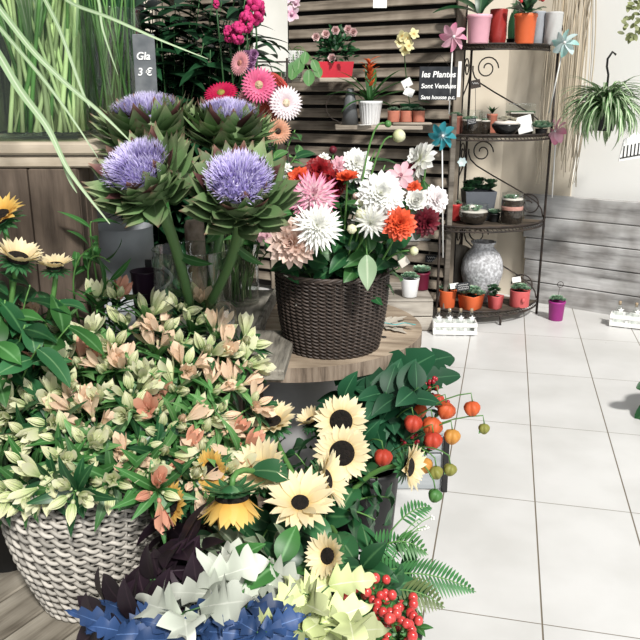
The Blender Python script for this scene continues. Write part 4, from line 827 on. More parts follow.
sunflower('small yellow sunflower seen from behind above the alstroemeria', 55, 266, 1.78, 20, (.05, -.1, 1), cup=.6, root=rl_)
# loose big leaves among the sunflowers, each bunch a stem of its own
def leafy(label, root, tip, n, L_, W_, mat, mode='leaf', sm=STEM, cat='foliage', name='foliage_spray', t0=.45, bend=.8, sr=.003, group=None, up=.4, bow=(0, 0, .08), wave=0):
    root, tip = Vector(root), Vector(tip); t = thing(name, label, cat, root, group); ph = bez(root, root.lerp(tip, .55) + Vector(bow), tip, 10); MB().tube(ph, sr, sr * .6, seg=5).build('stem', sm, t)
    mb = MB(); leafset(mb, ph, n, L_, W_, mode, up=up, bend=bend, t0=t0, wave=wave); mb.build('leaves', mat, t); return t
for px, py, Y in ((360, 450, 1.72), (378, 478, 1.62), (375, 520, 1.52), (395, 500, 1.58), (300, 545, 1.42), (262, 540, 1.40), (215, 490, 1.5), (205, 540, 1.4), (350, 500, 1.58), (290, 450, 1.7), (255, 455, 1.7), (325, 520, 1.5), (240, 560, 1.40), (230, 450, 1.72), (200, 515, 1.5), (280, 520, 1.5), (362, 480, 1.66)):
    leafy('broad green sunflower leaves filling the bunch between the blooms', (-.03 + U(-.06, .06), 1.72, .24), at(px, py, Y + .10), 6, .085, .055, random.choice([G_SUN, G_SUN, G_DARK]), t0=.4, wave=.08, group='foliage sprays among the sunflowers')
for px, py, Y in ((5, 300, 1.70), (30, 285, 1.74), (-5, 340, 1.62), (60, 300, 1.78), (25, 325, 1.66), (70, 325, 1.70), (-15, 270, 1.75), (40, 345, 1.62)):
    leafy('broad green leaves at the left edge under the yellow sunflowers', rl_, at(px, py, Y), 8, .105, .050, random.choice([G_SUN, G_DARK, G_MID]), t0=.45, wave=.06, group='foliage sprays under the left sunflowers')
for a, b, c in (((95, 320), (75, 235), (110, 262)), ((110, 325), (95, 250), (128, 300)), ((80, 325), (60, 255), (98, 245)), ((105, 330), (85, 215), (92, 222))):
    leafy('thin arching stem with narrow olive leaves in front of the milk churn', at(*a, 1.95), at(*c, 1.90), 4, .10, .022, G_MID, t0=.3, bow=at(*b, 1.9) - at(*a, 1.95).lerp(at(*c, 1.9), .55), group='arching stems before the milk churn')
# ---------- dahlias ----------
random.seed(11)
D_W = lm('dahlia_white', [(0, (.72, .76, .52)), (.4, (.86, .86, .80)), (1, (.88, .88, .86))], trans=.25, var=.06)
D_PK = lm('dahlia_pink_tipped', [(0, (.85, .78, .74)), (.55, (.84, .62, .66)), (1, (.66, .10, .30))], trans=.25, var=.15)
D_BE = lm('dahlia_blush_beige', [(0, (.42, .20, .14)), (.4, (.66, .46, .36)), (1, (.80, .62, .55))], trans=.25, var=.2)
D_OR = lm('dahlia_orange_red', [(0, (.45, .03, .01)), (1, (.80, .12, .045))], trans=.2, var=.3)
D_RD = lm('dahlia_dark_red', [(0, (.10, .005, .008)), (1, (.30, .012, .016))], trans=.15, var=.35)
D_MR = lm('dahlia_maroon', [(0, (.04, .003, .008)), (1, (.16, .012, .024))], trans=.1, var=.4)
D_LP = lm('petal_light_pink', [(0, (.80, .60, .62)), (1, (.84, .46, .55))], trans=.3, var=.15)
D_CR = lm('petal_cream_yellow', [(0, (.55, .60, .25)), (1, (.82, .80, .60))], trans=.2, var=.1)
def dahlia(label, px, py, Y, rpx, mat, face=(0, -1, .35), layers=6, n=16, w=.32, mode='petal', root=None, ball=0, leaves=3, bend=.3, name='dahlia', cat='dahlia', cup0=-.05, stem=STEM):
    P = at(px, py, Y); R_ = rpx * mpp(P); f = Vector(face).normalized(); M = frame(P, f, 1, U(0, 6)); M3 = M.to_3x3(); root = Vector(root) if root else Vector((BD.x + U(-.07, .07), BD.y + U(-.05, .07), SPZ + .12)); t = thing(name, label, cat, root); mb = MB()
    for L_ in range(layers):
        q = L_ / max(1, layers - 1); e0 = cup0 + q * 1.25; Lp = R_ * (1 - q * .62); k = max(5, int(n * (1 - q * .55)))
        for i in range(k):
            a = 6.283 * (i + .5 * (L_ % 2)) / k + U(-.08, .08); e = e0 + U(-.1, .1); rd = Vector((math.cos(a), math.sin(a), 0)); d = M3 @ (rd * math.cos(e) + Z * math.sin(e)); nn = M3 @ (Z * math.cos(e) - rd * math.sin(e))
            mb.blade(P + M3 @ (Z * (R_ * .05 * L_)), d, nn, Lp * U(.9, 1.08), R_ * w * (1 - q * .35), mode, bend=-bend if ball else bend * U(-.5, 1), fold=.35, seg=6)
    mb.build('petals', mat, t); mb = MB(); 
    for i in range(6): a = i * 1.047; rd = Vector((math.cos(a), math.sin(a), 0)); mb.blade(P - f * R_ * .08, M3 @ (rd - Z * .2), M3 @ Z, R_ * .4, R_ * .2, 'leaf', bend=.5, seg=4)
    mb.ball(P - f * R_ * .12, R_ * .16); mb.build('calyx', G_MID, t)
    ph = bez(P - f * R_ * .1, P - f * (.06 + R_ * .3) - Z * .04, root, 9); MB().tube(ph, .0028, .0034, seg=6).build('stem', stem, t)
    if leaves: mb = MB(); leafset(mb, ph, leaves, .085, .045, 'leaf', up=.4, bend=.8, t0=.22); mb.build('leaves', random.choice([G_DARK, G_MID, G_DARK]), t)
    return t
DL = [
 ('large white spiky dahlia at the left, over the beige one', 317, 227, 1.90, 23, D_W, dict(n=26, w=.20, mode='point', layers=7)),
 ('blush beige dahlia with curled petals at the lower left', 294, 242, 1.92, 23, D_BE, dict(n=18, w=.28, bend=-.9, face=(-.3, -1, .1))),
 ('white and magenta-tipped spiky dahlia above the large white one', 313, 197, 1.95, 23, D_PK, dict(n=26, w=.17, mode='point', layers=6)),
 ('dark red ball dahlia at the top left of the basket', 319, 172, 2.06, 13.5, D_RD, dict(n=16, w=.36, layers=7)),
 ('dark red dahlia wedged between the ball dahlia and the pink-tipped one', 321, 186, 2.02, 12, D_RD, dict(n=16, w=.36)),
 ('orange-red frilly dahlia left of the dark red ball dahlia', 299, 180, 2.03, 12, D_OR, dict(n=16, w=.36, face=(-.4, -1, .5))),
 ('dark red dahlia seen edge-on right of the ball dahlia', 336, 183, 2.02, 13, D_RD, dict(n=14, w=.4, face=(.9, -.4, .3))),
 ('orange cup-shaped dahlia standing clear on its stem', 347, 181, 1.98, 11, D_OR, dict(n=12, w=.5, layers=4, cup0=.5, face=(0, -.35, 1))),
 ('pale pink dahlia at the back of the upper left', 339, 167, 2.12, 10, D_LP, dict(n=14)),
 ('white dahlia at the back, top middle', 356, 165, 2.12, 15, D_W, dict(n=18, w=.28)),
 ('big white dahlia in the middle, largest of the white ones', 380, 195, 1.93, 21, D_W, dict(n=22, w=.28, layers=7)),
 ('ragged white dahlia drooping below the biggest white one', 371, 221, 1.90, 17, D_W, dict(n=16, w=.22, mode='point', face=(-.2, -1, -.25))),
 ('bright orange-red dahlia at the right of the middle', 399, 224, 1.90, 15.5, D_OR, dict(n=18, w=.32, layers=7)),
 ('round white ball dahlia right of the middle', 416, 201, 1.98, 10.5, D_W, dict(n=14, w=.5, ball=1, bend=.8, cup0=.1)),
 ('loose pink dahlia with open petals above the white ball', 401, 176, 2.03, 12, D_LP, dict(n=8, w=.5, layers=2, face=(-.2, -1, .3))),
 ('pinkish white dahlia at the right edge of the bunch', 435, 200, 2.03, 13, lm('petal_blush_white', [(0, (.80, .50, .58)), (.4, (.86, .80, .80)), (1, (.87, .84, .84))], trans=.25, var=.08), dict(n=14, w=.4, face=(.4, -1, .3))),
 ('maroon dahlia low at the right over the white trough', 426, 222, 2.0, 13, D_MR, dict(n=16, w=.34, face=(.3, -1, -.1))),
 ('small red dahlia above the white ball', 414, 188, 2.06, 7, D_OR, dict(n=12, w=.4)),
 ('white dahlia in profile at the upper right', 421, 160, 2.08, 17, D_W, dict(n=18, w=.36, face=(-.75, -.35, .4), layers=4)),
 ('small maroon dahlia tucked under the profile white one', 411, 168, 2.08, 6, D_MR, dict(n=10)),
 ('ragged small pink flower far left over the vase of stems', 264, 229, 1.98, 12, D_LP, dict(n=9, w=.45, layers=3, face=(-.3, -1, .1))),
 ('tiny white flower top left behind the dark red ball', 324, 159, 2.1, 6, D_W, dict(n=10)),
 ('small white flower between the artichoke and the orange-red dahlia', 287, 168, 2.05, 5, D_W, dict(n=8)),
]
for lb, px, py, Y, r_, m_, kw in DL: dahlia(lb, px, py, Y, r_ * 1.22, m_, **kw)
def budf(label, px, py, Y, rpx, mat, face, mid=None):
    P = at(px, py, Y); r = rpx * mpp(P); f = Vector(face).normalized(); M3 = frame(P, f).to_3x3(); root = Vector((BD.x + U(-.05, .05), BD.y + U(-.05, .05), SPZ + .12)); t = thing('dahlia_bud', label, 'flower bud', root)
    MB().ball(P, r, r, r * .95, 14, 9, M=M3, ripple=lambda a, th: .06 * math.cos(a * 7)).build('bud', mat, t); mb = MB()
    for i in range(7): a = i * .9; rd = Vector((math.cos(a), math.sin(a), 0)); mb.blade(P - f * r, M3 @ (rd + Z * .5), M3 @ (Z - rd), r * 1.2, r * .7, 'leaf', bend=-1.0, seg=5)
    mb.build('calyx', G_MID, t); ph = ([P - f * r] + bez(P - f * r * 1.6, mid, root, 9)) if mid else bez(P - f * r, P - f * .08, root, 8); MB().tube(ph, .0026, .003, seg=6).build('stem', STEM, t)
budf('plump cream bud leaning right on a long stem at the top', 399, 136, 2.08, 6.5, D_CR, (1, -.3, .1), mid=at(372, 140, 2.08))
budf('tiny green bud nodding on a long curved stem at the top', 388, 124, 2.08, 3.5, G_FRESH, (1, 0, -.2), mid=at(364, 118, 2.08))
budf('small white round bud left of the biggest white dahlia', 361, 214, 1.90, 5.5, D_CR, (-.1, -1, .3)); budf('cream bud above the small white round one', 362, 202, 1.93, 4.5, D_CR, (-.5, -1, .4)); budf('brownish bud on the left of the biggest white dahlia', 356, 196, 1.95, 3.5, D_BE, (-.5, -.5, .8))
budf('cream bud hanging out low over the right side of the basket', 414, 251, 1.95, 4.5, D_CR, (1, -.6, 0)); budf('dark bud standing behind the small white flower', 333, 150, 2.12, 4, D_MR, (0, -.2, 1)); budf('green and white bud low in the middle of the basket', 352, 229, 1.90, 5, D_CR, (-.2, -1, .2))
for px, py, Y in ((300, 262, 1.98), (330, 265, 1.95), (350, 250, 1.95), (345, 225, 1.98), (395, 255, 1.97), (372, 250, 1.95), (385, 165, 2.1), (375, 150, 2.12), (365, 175, 2.08), (392, 192, 2.05), (310, 215, 2.05), (340, 205, 2.03), (408, 240, 2.02), (430, 185, 2.1), (425, 180, 2.12), (290, 210, 2.06), (360, 265, 1.95), (336, 240, 2.0), (390, 238, 2.0), (282, 262, 2.02), (405, 210, 2.07), (350, 190, 2.1), (325, 210, 2.1), (400, 268, 2.05)):
    leafy('dark green dahlia foliage filling the bunch in the dark wicker basket', (BD.x + U(-.06, .06), BD.y + U(-.05, .07), SPZ + .12), at(px, py, Y + .03), 7, .08, .042, random.choice([G_DARK, G_DARK, G_MID]), t0=.3, bow=(0, 0, .03), group='foliage stems among the dahlias')
t = thing('drooping_foliage', 'single pale silvery leaf hanging over the dark basket rim', 'leaf', at(367, 255, 1.90)); MB().blade(t.location, (.02, -.35, -1), (0, -1, -.3), .09, .048, 'leaf', bend=.25, fold=.2, seg=9, wave=.05).build('blade', G_PALE, t); MB().tube([t.location, t.location + Vector((0, .08, .03))], .0018).build('stalk', STEM, t)
P = at(404, 262, 1.97); t = thing('paper_tag', 'small pale paper tag sticking out beside the cream bud', 'tag', P); MB().box(P, (.026, .002, .022), X=Vector((.8, .2, .5)).normalized(), Y=Vector((-.2, .95, 0)).normalized()).build('paper', pm('brownish_paper', (.6, .55, .48)), t); MB().tube([P, P + Vector((-.06, .06, -.06))], .0012).build('wire', IRON, t)
P = ax(398, 2.28, SPZ + .003); t = thing('cellophane_scrap', 'crumpled clear cellophane with teal string on the spool behind the basket', 'wrapping', P)
mb = MB()
for k in range(5): mb.blade(P + Vector((-.05, .03, .0)), (math.cos(k * .5 - .8), math.sin(k * .5 - .9), .08 + .1 * (k % 2)), Z, .11, .06, 'lobed', bend=.15)
mb.build('cellophane', pm('pale_paper_wrap', (.60, .55, .46), (.45, .40, .34), scale=20, rough=.4), t); MB().tube([P + Vector((-.06 + .01 * i, -.02 + .01 * math.sin(i), .022)) for i in range(12)], .0015).build('string', pm('teal_string', (.12, .45, .45)), t)
# ---------- artichokes ----------
random.seed(3)
ART = lm('artichoke_bract', [(0, (.06, .12, .04)), (.5, (.15, .25, .10)), (.85, (.24, .28, .15)), (1, (.20, .08, .07))], trans=.05, var=.45, rough=.55, rib=(.2, .28, .14), ribw=.08)
ARTD = lm('artichoke_bract_purple', [(0, (.05, .02, .02)), (.7, (.13, .05, .05)), (1, (.30, .17, .12))], trans=.05, var=.4, rough=.6)
THI = lm('artichoke_thistle_violet', [(0, (.34, .27, .50)), (.5, (.54, .46, .80)), (1, (.80, .76, .95))], trans=.2, var=.25)
VC = ax(196, 1.99, .638)
def artichoke(label, px, py, Y, rfl, face, flat=.6):
    P = at(px, py, Y); s = mpp(P); r = rfl * s; f = Vector(face).normalized(); M3 = frame(P, f, 1, U(0, 6)).to_3x3(); root = Vector((VC.x + U(-.03, .03), VC.y + U(-.03, .03), VC.z + .02)); t = thing('artichoke_flower', label, 'flower', root)
    O = P - f * r * .95; mb = MB(); md = MB()
    spec = ((-.60, .12, 8, 1.15, .66), (-.32, .30, 9, 1.35, .74), (-.02, .48, 10, 1.30, .72), (.25, .75, 11, 1.0, .64), (.50, 1.1, 12, .74, .52))
    for k, (hz, e, n, Lf, Wf) in enumerate(spec):
        for i in range(n):
            a = 6.283 * (i + .5 * (k % 2)) / n + U(-.1, .1); rd = Vector((math.cos(a), math.sin(a), 0)); ee = e + U(-.18, .18); base = rd * r * .92 * math.cos(hz * 1.1) + Z * r * (hz * .85 + .05)
            d = rd * math.cos(ee) + Z * math.sin(ee); nn = Z * math.cos(ee) - rd * math.sin(ee); L_ = r * Lf * U(.85, 1.1); rr_ = random.random()
            (md if k >= 3 and i % 2 == 0 else mb).blade(O + M3 @ base, M3 @ d, M3 @ nn, L_, r * Wf, 'bract', bend=U(-.75, -.1), fold=.38, seg=8, r=rr_)
            mb.blade(O + M3 @ (base - nn * r * .07), M3 @ d, M3 @ -nn, L_ * .97, r * Wf * .96, 'bract', bend=U(.1, .5), fold=.30, seg=8, r=rr_)
    mb.lathe([(0, -.95 * r), (.35 * r, -.85 * r), (.72 * r, -.55 * r), (.92 * r, -.1 * r), (.94 * r, .3 * r), (.85 * r, .55 * r), (0, .6 * r)], O, 24, M=M3); mb.build('bracts', ART, t); md.build('inner_bracts', ARTD, t); th = MB()
    for k in range(1300):
        q = math.sqrt(U(0, 1)); a = U(0, 6.28); rd = Vector((math.cos(a), math.sin(a), 0)); b0 = rd * r * .82 * q + Z * r * (.62 + .22 * (1 - q * q)); d = rd * q * .85 + Z * 1.0 + Vector((U(-.25, .25), U(-.25, .25), 0)); L_ = r * U(.36, .55)
        th.blade(O + M3 @ b0, M3 @ d, M3 @ rd, L_, r * .05, 'strap', bend=U(-.6, .6), seg=3)
    th.ball(O + f * r * .6, r * .84, r * .84, r * .30, 16, 8, M=M3); th.build('thistle_bristles', THI, t)
    B0 = O - f * r * .8; pth = bez(B0, B0 - f * .14 - Z * .03, root, 10); MB().tube(pth, .014, .0105, seg=10).build('stem', G_MID if 0 else lm('artichoke_stem', [(0, (.09, .17, .06)), (1, (.05, .12, .04))], trans=0), t)
    mb = MB(); leafset(mb, pth, 2, .09, .03, 'leaf', up=.8, bend=.5, t0=.05); mb.build('leaves', G_MID, t)
artichoke('violet artichoke flower in front at the left, tipped towards the crate', 133, 162, 1.66, 32, (-.28, -.62, .80))
artichoke('violet artichoke flower in front at the right, largest of the group', 239, 175, 1.66, 33, (.08, -.68, .80))
artichoke('violet artichoke flower behind the left one, seen from the side', 143, 103, 1.98, 30, (-.12, -.12, 1))
artichoke('violet artichoke flower behind at the right under the crimson gerbera', 229, 107, 1.98, 26, (.08, -.12, 1))
artichoke('small violet artichoke flower peeping out right of the largest one', 268, 172, 1.98, 17, (.4, -.3, .8))
def gvase(label, C, r, h, m=GLASS, name='glass_vase', cat='vase', sq=False, water=.0):
    t = thing(name, label, cat, C)
    if sq:
        for sx, sy, lx, ly in ((-1, 0, .004, 2 * r), (1, 0, .004, 2 * r), (0, -1, 2 * r - .008, .004), (0, 1, 2 * r - .008, .004)): MB().box(C + Vector((sx * (r - .002), sy * (r - .002), h / 2)), (lx, ly, h)).build('glass_side', m, t)
        MB().box(C + Z * .007, (2 * r - .009, 2 * r - .009, .014)).build('glass_base', m, t)
    else: MB().lathe([(0, .001), (r * .97, .001), (r, .006), (r, h - .002), (r + .001, h), (r - .003, h), (r - .004, .012), (0, .012)], C, 40).build('glass', m, t); MB().tube([C + Vector((math.cos(i * .157) * r, math.sin(i * .157) * r, h)) for i in range(40)], .0018, seg=5, closed=True).build('rim', GLASS_G, t)
    return t
gvase('wide clear glass cylinder vase holding the artichoke stems', VC, .102, .275)
C = ax(226, 1.86, .638); t = thing('glass_cloche', 'clear rounded glass jar in front of the artichoke vase', 'jar', C); MB().lathe([(.030, 0), (.032, .12), (.029, .145), (.016, .162), (0, .166)], C, 28).build('glass', GLASS, t)
GV = ax(237, 2.56, .613); gvase('clear glass vase packed with thin green stems behind the artichokes', GV, .078, .30)
st_ = MB()
# ---------- gerberas ----------
random.seed(9)
GB = [('hot pink gerbera with a pale eye, in the middle', 259, 85, 2.42, 15.5, ((0, (.80, .50, .45)), (.25, (.72, .08, .22)), (1, (.80, .18, .34))), (0, -1, .15), (.55, .40, .25)),
 ('pale pink and white gerbera at the right', 286, 103, 2.40, 15, ((0, (.82, .55, .62)), (.5, (.86, .72, .76)), (1, (.88, .82, .83))), (.35, -1, .1), (.75, .62, .45)),
 ('crimson gerbera above the side-on artichoke', 221, 93, 2.42, 15, ((0, (.40, .005, .04)), (1, (.55, .01, .08))), (-.1, -.6, .7), (.30, .25, .05)),
 ('salmon pink gerbera at the upper left of the hot pink one', 240, 63, 2.45, 11, ((0, (.8, .35, .38)), (1, (.84, .42, .46))), (-.6, -.8, .2), (.5, .2, .15)),
 ('coral red gerbera turned right above the pale pink one', 280, 82, 2.46, 12, ((0, (.35, .03, .02)), (1, (.62, .10, .08))), (.8, -.3, .8), (.3, .05, .03)),
 ('apricot gerbera with a dark brown eye, lowest at the right', 278, 131, 2.38, 11.5, ((0, (.35, .08, .03)), (.4, (.72, .34, .20)), (1, (.80, .48, .34))), (.1, -1, -.1), (.05, .03, .02)),
 ('dusty pink gerbera half hidden below the hot pink one', 250, 100, 2.46, 12, ((0, (.5, .15, .18)), (1, (.72, .36, .40))), (-.4, -1, -.2), (.4, .2, .15)),
 ('rust red gerbera half hidden between the pale pink and the apricot ones', 268, 112, 2.46, 11, ((0, (.2, .02, .01)), (1, (.36, .07, .04))), (.1, -1, -.2), (.15, .03, .02)),
 ('pink gerbera partly behind the pale pink one', 276, 97, 2.45, 12, ((0, (.7, .3, .42)), (1, (.82, .52, .60))), (-.2, -1, 0), (.7, .5, .4))]
for lb, px, py, Y, rp, stops, fc, ec in GB:
    P = at(px, py, Y); R_ = rp * mpp(P) * 1.18; f = Vector(fc).normalized(); M3 = frame(P, f, 1, U(0, 6)).to_3x3(); root = Vector((GV.x + U(-.04, .04), GV.y + U(-.04, .04), GV.z + .02)); t = thing('gerbera', lb, 'gerbera', root); mb = MB()
    for L_ in range(3):
        n = 30 - L_ * 6
        for i in range(n): a = 6.283 * (i + .5 * L_) / n; e = .05 + L_ * .16; rd = Vector((math.cos(a), math.sin(a), 0)); mb.blade(P + M3 @ (rd * R_ * .12), M3 @ (rd * math.cos(e) + Z * math.sin(e)), M3 @ Z, R_ * (.88 - L_ * .2), R_ * .21, 'strap', bend=.15, fold=.2, seg=5)
    mb.build('petals', lm('gerbera_petals', list(stops), trans=.25, var=.15), t); em = pm('gerbera_eye', ec, scale=150, bump=.8)
    MB().lathe([(R_ * .24, 0), (R_ * .22, R_ * .08), (0, R_ * .10)], P, 20, M=M3).build('eye', em, t); MB().ball(P - f * R_ * .1, R_ * .2, R_ * .2, R_ * .18).build('calyx', G_MID, t)
    MB().tube(bez(P - f * R_ * .15, P - f * .06 - Z * .1, root, 9), .0032, seg=6).build('stem', STEM, t)
for k in range(34):
    a = U(0, 6.28); q = U(.01, .065); root = GV + Vector((math.cos(a) * q, math.sin(a) * q, .015)); top = GV + Vector((math.cos(a + .6) * q - .02, math.sin(a + .6) * q, .36)); t = thing('cut_flower_stalk', 'straight bright green stem standing in the clear vase behind the artichokes', 'stem', root, 'green stems in the vase behind the artichokes'); MB().tube([root, root.lerp(top, .5), top], .0026, .002, seg=5, r=U(0, 1)).build('stalk', STEM_L if k % 3 == 0 else STEM, t)
# dark backdrop of foliage: tall leafy plants behind
random.seed(31)
FP = Vector((-.62, 2.98, 0)); t = thing('floor_pot', 'black floor pot hidden behind the artichokes with the tall dark foliage', 'pot', FP); round_pot(t, FP, .16, .12, .30, BLACK)
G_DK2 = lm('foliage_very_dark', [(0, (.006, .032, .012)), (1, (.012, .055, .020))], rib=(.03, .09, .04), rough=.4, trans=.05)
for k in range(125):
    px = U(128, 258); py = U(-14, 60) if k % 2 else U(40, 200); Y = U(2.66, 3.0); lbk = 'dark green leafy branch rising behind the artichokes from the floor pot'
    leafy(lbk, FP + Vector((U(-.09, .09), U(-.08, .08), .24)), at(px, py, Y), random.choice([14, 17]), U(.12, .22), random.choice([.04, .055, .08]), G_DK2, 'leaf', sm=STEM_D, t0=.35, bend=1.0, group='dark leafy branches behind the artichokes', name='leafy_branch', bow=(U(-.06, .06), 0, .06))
for px, py, Y in ((255, 150, 2.4), (275, 155, 2.35), (268, 145, 2.45), (296, 156, 2.3), (262, 200, 2.4), (275, 215, 2.35), (285, 190, 2.4), (250, 210, 2.5), (300, 150, 2.5), (245, 130, 2.5), (295, 130, 2.55), (290, 240, 2.5)):
    leafy('soft green filler foliage between the gerberas and the dahlias', GV + Vector((U(-.04, .04), 0, .05)), at(px, py, Y), 10, .08, .03, random.choice([G_MID, G_FRESH, G_DARK]), t0=.4, group='filler foliage between gerberas and dahlias')
CEL = pm('celosia_magenta', (.42, .015, .11), (.62, .05, .20), scale=60, rough=.9, bump=1)
for px, py, Y, r, lb in ((255, 10, 2.55, 12, 'topmost magenta celosia plume beside the pale screen'), (246, 22, 2.52, 9, 'red magenta celosia plume below the topmost one'), (238, 33, 2.5, 9, 'dark pink celosia plume lower left of the bunch'), (229, 34, 2.55, 7, 'small magenta celosia plume at the far left of the bunch'), (216, 4, 2.6, 4, 'tiny red bloom among the dark leaves')):
    P = at(px, py, Y); s = mpp(P); root = GV + Vector((U(-.03, .03), 0, .03)); t = thing('celosia', lb, 'flower', root); mb = MB()
    for k in range(60): v_ = Vector((U(-1, 1), U(-1, 1), U(-1.5, 1.5))).normalized(); v_.z *= 1.5; mb.ball(P + v_ * r * s * .65, r * s * U(.18, .34), seg=6, rings=4)
    mb.build('plume', CEL, t); MB().tube(bez(P, P + Vector((.02, .02, -.3)), root, 8), .003).build('stem', STEM_D, t)
t = thing('stock_flower', 'small violet blossom spray beside the salmon pink gerbera', 'flower', GV + Z * .03); mb = MB()
for px, py in ((247, 55), (252, 60), (250, 66), (254, 54), (246, 62)): rosebloom(mb, at(px, py, 2.5), .018)
mb.build('blossoms', lm('violet_petal', [(0, (.30, .10, .28)), (1, (.50, .28, .48))]), t); MB().tube(bez(at(250, 62, 2.5), at(248, 120, 2.5), GV + Z * .03, 8), .003).build('stem', STEM, t)
# ---------- glass vases of cut stems on the tall crate ----------
random.seed(17); SZ = 1.185
def stems_vase(label, C, r, h, n, top, mats, group, slabel, sq=True, rad=.004, spread=.11):
    gvase(label, C, r, h, GLASS_G if sq else GLASS, sq=sq, name='glass_vase')
    for k in range(n):
        root = C + Vector((U(-r, r) * .8, U(-r, r) * .8, .02)); tp = C + Vector((U(-spread, spread), U(-r, r) * .8, top)); t = thing('cut_flower_stalk', slabel, 'stem', root, group)
        MB().tube(bez(root, root.lerp(tp, .5) + Vector((U(-.02, .02), 0, 0)), tp, 6), rad * U(.7, 1.2), rad * .7, seg=6, r=U(0, 1)).build('stalk', random.choice(mats), t)
        if k % 3 == 0: mb = MB(); mb.blade(root.lerp(tp, .5), tp - root, (0, -1, .2), .2, .016, 'strap', bend=U(-.4, .5), seg=7); mb.build('leaf', G_GRASS if sq else G_DARK, t)
C = ax(51, 2.15, SZ); stems_vase('square glass vase crammed with pale green stems on the tall crate', C, .112, .36, 78, .50, [STEM_L, STEM_L, STEM], 'pale stems in the square vase', 'pale green cut stem crammed in the square glass vase', rad=.0066, spread=.14)
C = ax(118, 2.28, SZ); stems_vase('tall glass cylinder vase with dark green stems and a slate tag', C, .085, .34, 34, .62, [STEM, STEM_D, STEM], 'dark stems in the cylinder vase', 'slender dark green stem in the tall cylinder vase behind the slate tag', sq=False, rad=.0034, spread=.10)
P = ax(144, 2.16, 1.40); P = at(145, 66, 2.16); s = mpp(P); t = thing('slate_price_tag', 'upright slate price tag with chalk writing against the cylinder vase', 'price tag', P); h2 = 30 * s
MB().box(P, (22 * s, .006, 2 * h2), bev=.002).build('slate', pm('worn_slate', (.10, .11, .12), (.17, .18, .19), scale=25, rough=.8), t)
text('Gla', P + Vector((-8 * s, -.0045, 6 * s)), .027, t, rx=90); text('3 \u20ac', P + Vector((-7.5 * s, -.0045, -9 * s)), .027, t, rx=90); MB().tube([P - Z * h2, Vector((P.x, P.y, SZ))], .004).build('foot', IRON, t)
# long grass blades arching out of the square vase
gs = thing('ornamental_grass', 'long pale striped grass blades arching across in front of the crate and artichokes', 'grass', ax(40, 2.12, SZ + .03)); G0 = gs.location
for pts, W_ in ((((20, -60, 1.9), (-20, -30, 1.7), (20, 35, 1.6), (60, 78, 1.55), (100, 112, 1.5), (131, 142, 1.48)), .013), (((10, -60, 1.9), (-40, -20, 1.7), (0, 28, 1.6), (40, 75, 1.52), (70, 115, 1.48), (98, 158, 1.46)), .009),
    (((0, -60, 1.9), (-50, 0, 1.65), (-10, 42, 1.55), (20, 90, 1.5), (48, 128, 1.46), (70, 172, 1.43), (110, 224, 1.42)), .017), (((20, -40, 2.0), (50, -25, 1.8), (68, 1, 1.7), (110, 18, 1.62), (160, 40, 1.6), (208, 59, 1.6)), .009), (((55, 140, 1.46), (62, 158, 1.45), (70, 180, 1.44), (77, 193, 1.44)), .008), (((30, -50, 2.0), (36, -20, 1.8), (60, 30, 1.7), (82, 90, 1.66), (90, 108, 1.65)), .010), (((60, -60, 2.0), (95, -10, 1.9), (103, 30, 1.85), (118, 75, 1.85)), .008)):
    Q = [at(*p) for p in pts]; full = ([G0 + Z * .2] if pts[0][1] < 0 else []) + Q; sm_ = []
    for i in range(len(full) - 1):
        p0, p1, p2, p3 = full[max(i - 1, 0)], full[i], full[i + 1], full[min(i + 2, len(full) - 1)]
        for k in range(5): u = k / 5; sm_.append(.5 * ((2 * p1) + (p2 - p0) * u + (2 * p0 - 5 * p1 + 4 * p2 - p3) * u * u + (3 * p1 - p0 - 3 * p2 + p3) * u ** 3))
    sm_.append(full[-1]); MB().ribbon(sm_, W_, r=U(.6, 1)).build('grass_blade', G_GRASS, gs)
# ---------- milk churn, pots behind the alstroemeria ----------
ZN = pm('dull_galvanised_zinc', (.52, .55, .58), (.32, .34, .36), scale=7, rough=.6, metal=.15, bump=.1, lo=.3, hi=.7)
C = Vector((-.635, 2.42, .30)); t = thing('milk_churn', 'old galvanised milk churn behind the alstroemeria beside the brown crate', 'churn', C)
MB().lathe([(.12, 0), (.13, .01), (.13, .36), (.128, .37), (.095, .45), (.093, .50), (.102, .505), (.102, .60), (.098, .60), (.095, .50), (0, .50)], C, 44).build('body', ZN, t)
MB().tube([C + Vector((.128 + .03 * math.sin(3.14 * i / 8), -.01, .40 + .07 * i / 8)) for i in range(9)], .006).build('handle', ZN, t); MB().tube([C + Vector((math.cos(i * .157) * .131, math.sin(i * .157) * .131, .36)) for i in range(40)], .004, closed=True).build('band', ZN, t)
crate('wooden_crate', 'dark low crate supporting the milk churn', -.78, -.46, 2.29, 2.56, 0, .288, WDK)
C = Vector((-.475, 2.04, .638)); t = thing('plant_pot', 'dark purple metal pot with a handle tab in front of the milk churn', 'pot', C); MB().lathe([(.030, 0), (.032, .003), (.040, .20), (.042, .204), (.038, .204), (.034, .16), (0, .16)], C, 28).build('body', pm('dark_purple_tin', (.022, .010, .022), (.015, .008, .015), rough=.35), t); MB().box(C + Vector((.0, .042, .21)), (.018, .004, .03)).build('tab', BLACK, t)
C = ax(199, 2.36, .613); t = thing('bark_log', 'upright piece of pale bark log behind the artichoke vase', 'log', C); MB().lathe([(.028, 0), (.030, .15), (.031, .30), (.026, .315), (0, .316)], C, 22, ripple=lambda a, i: .06 * math.sin(a * 5 + i * 2)).build('wood', pm('pale_bark', (.38, .31, .25), (.16, .12, .09), scale=30, rough=.9, bump=1), t)
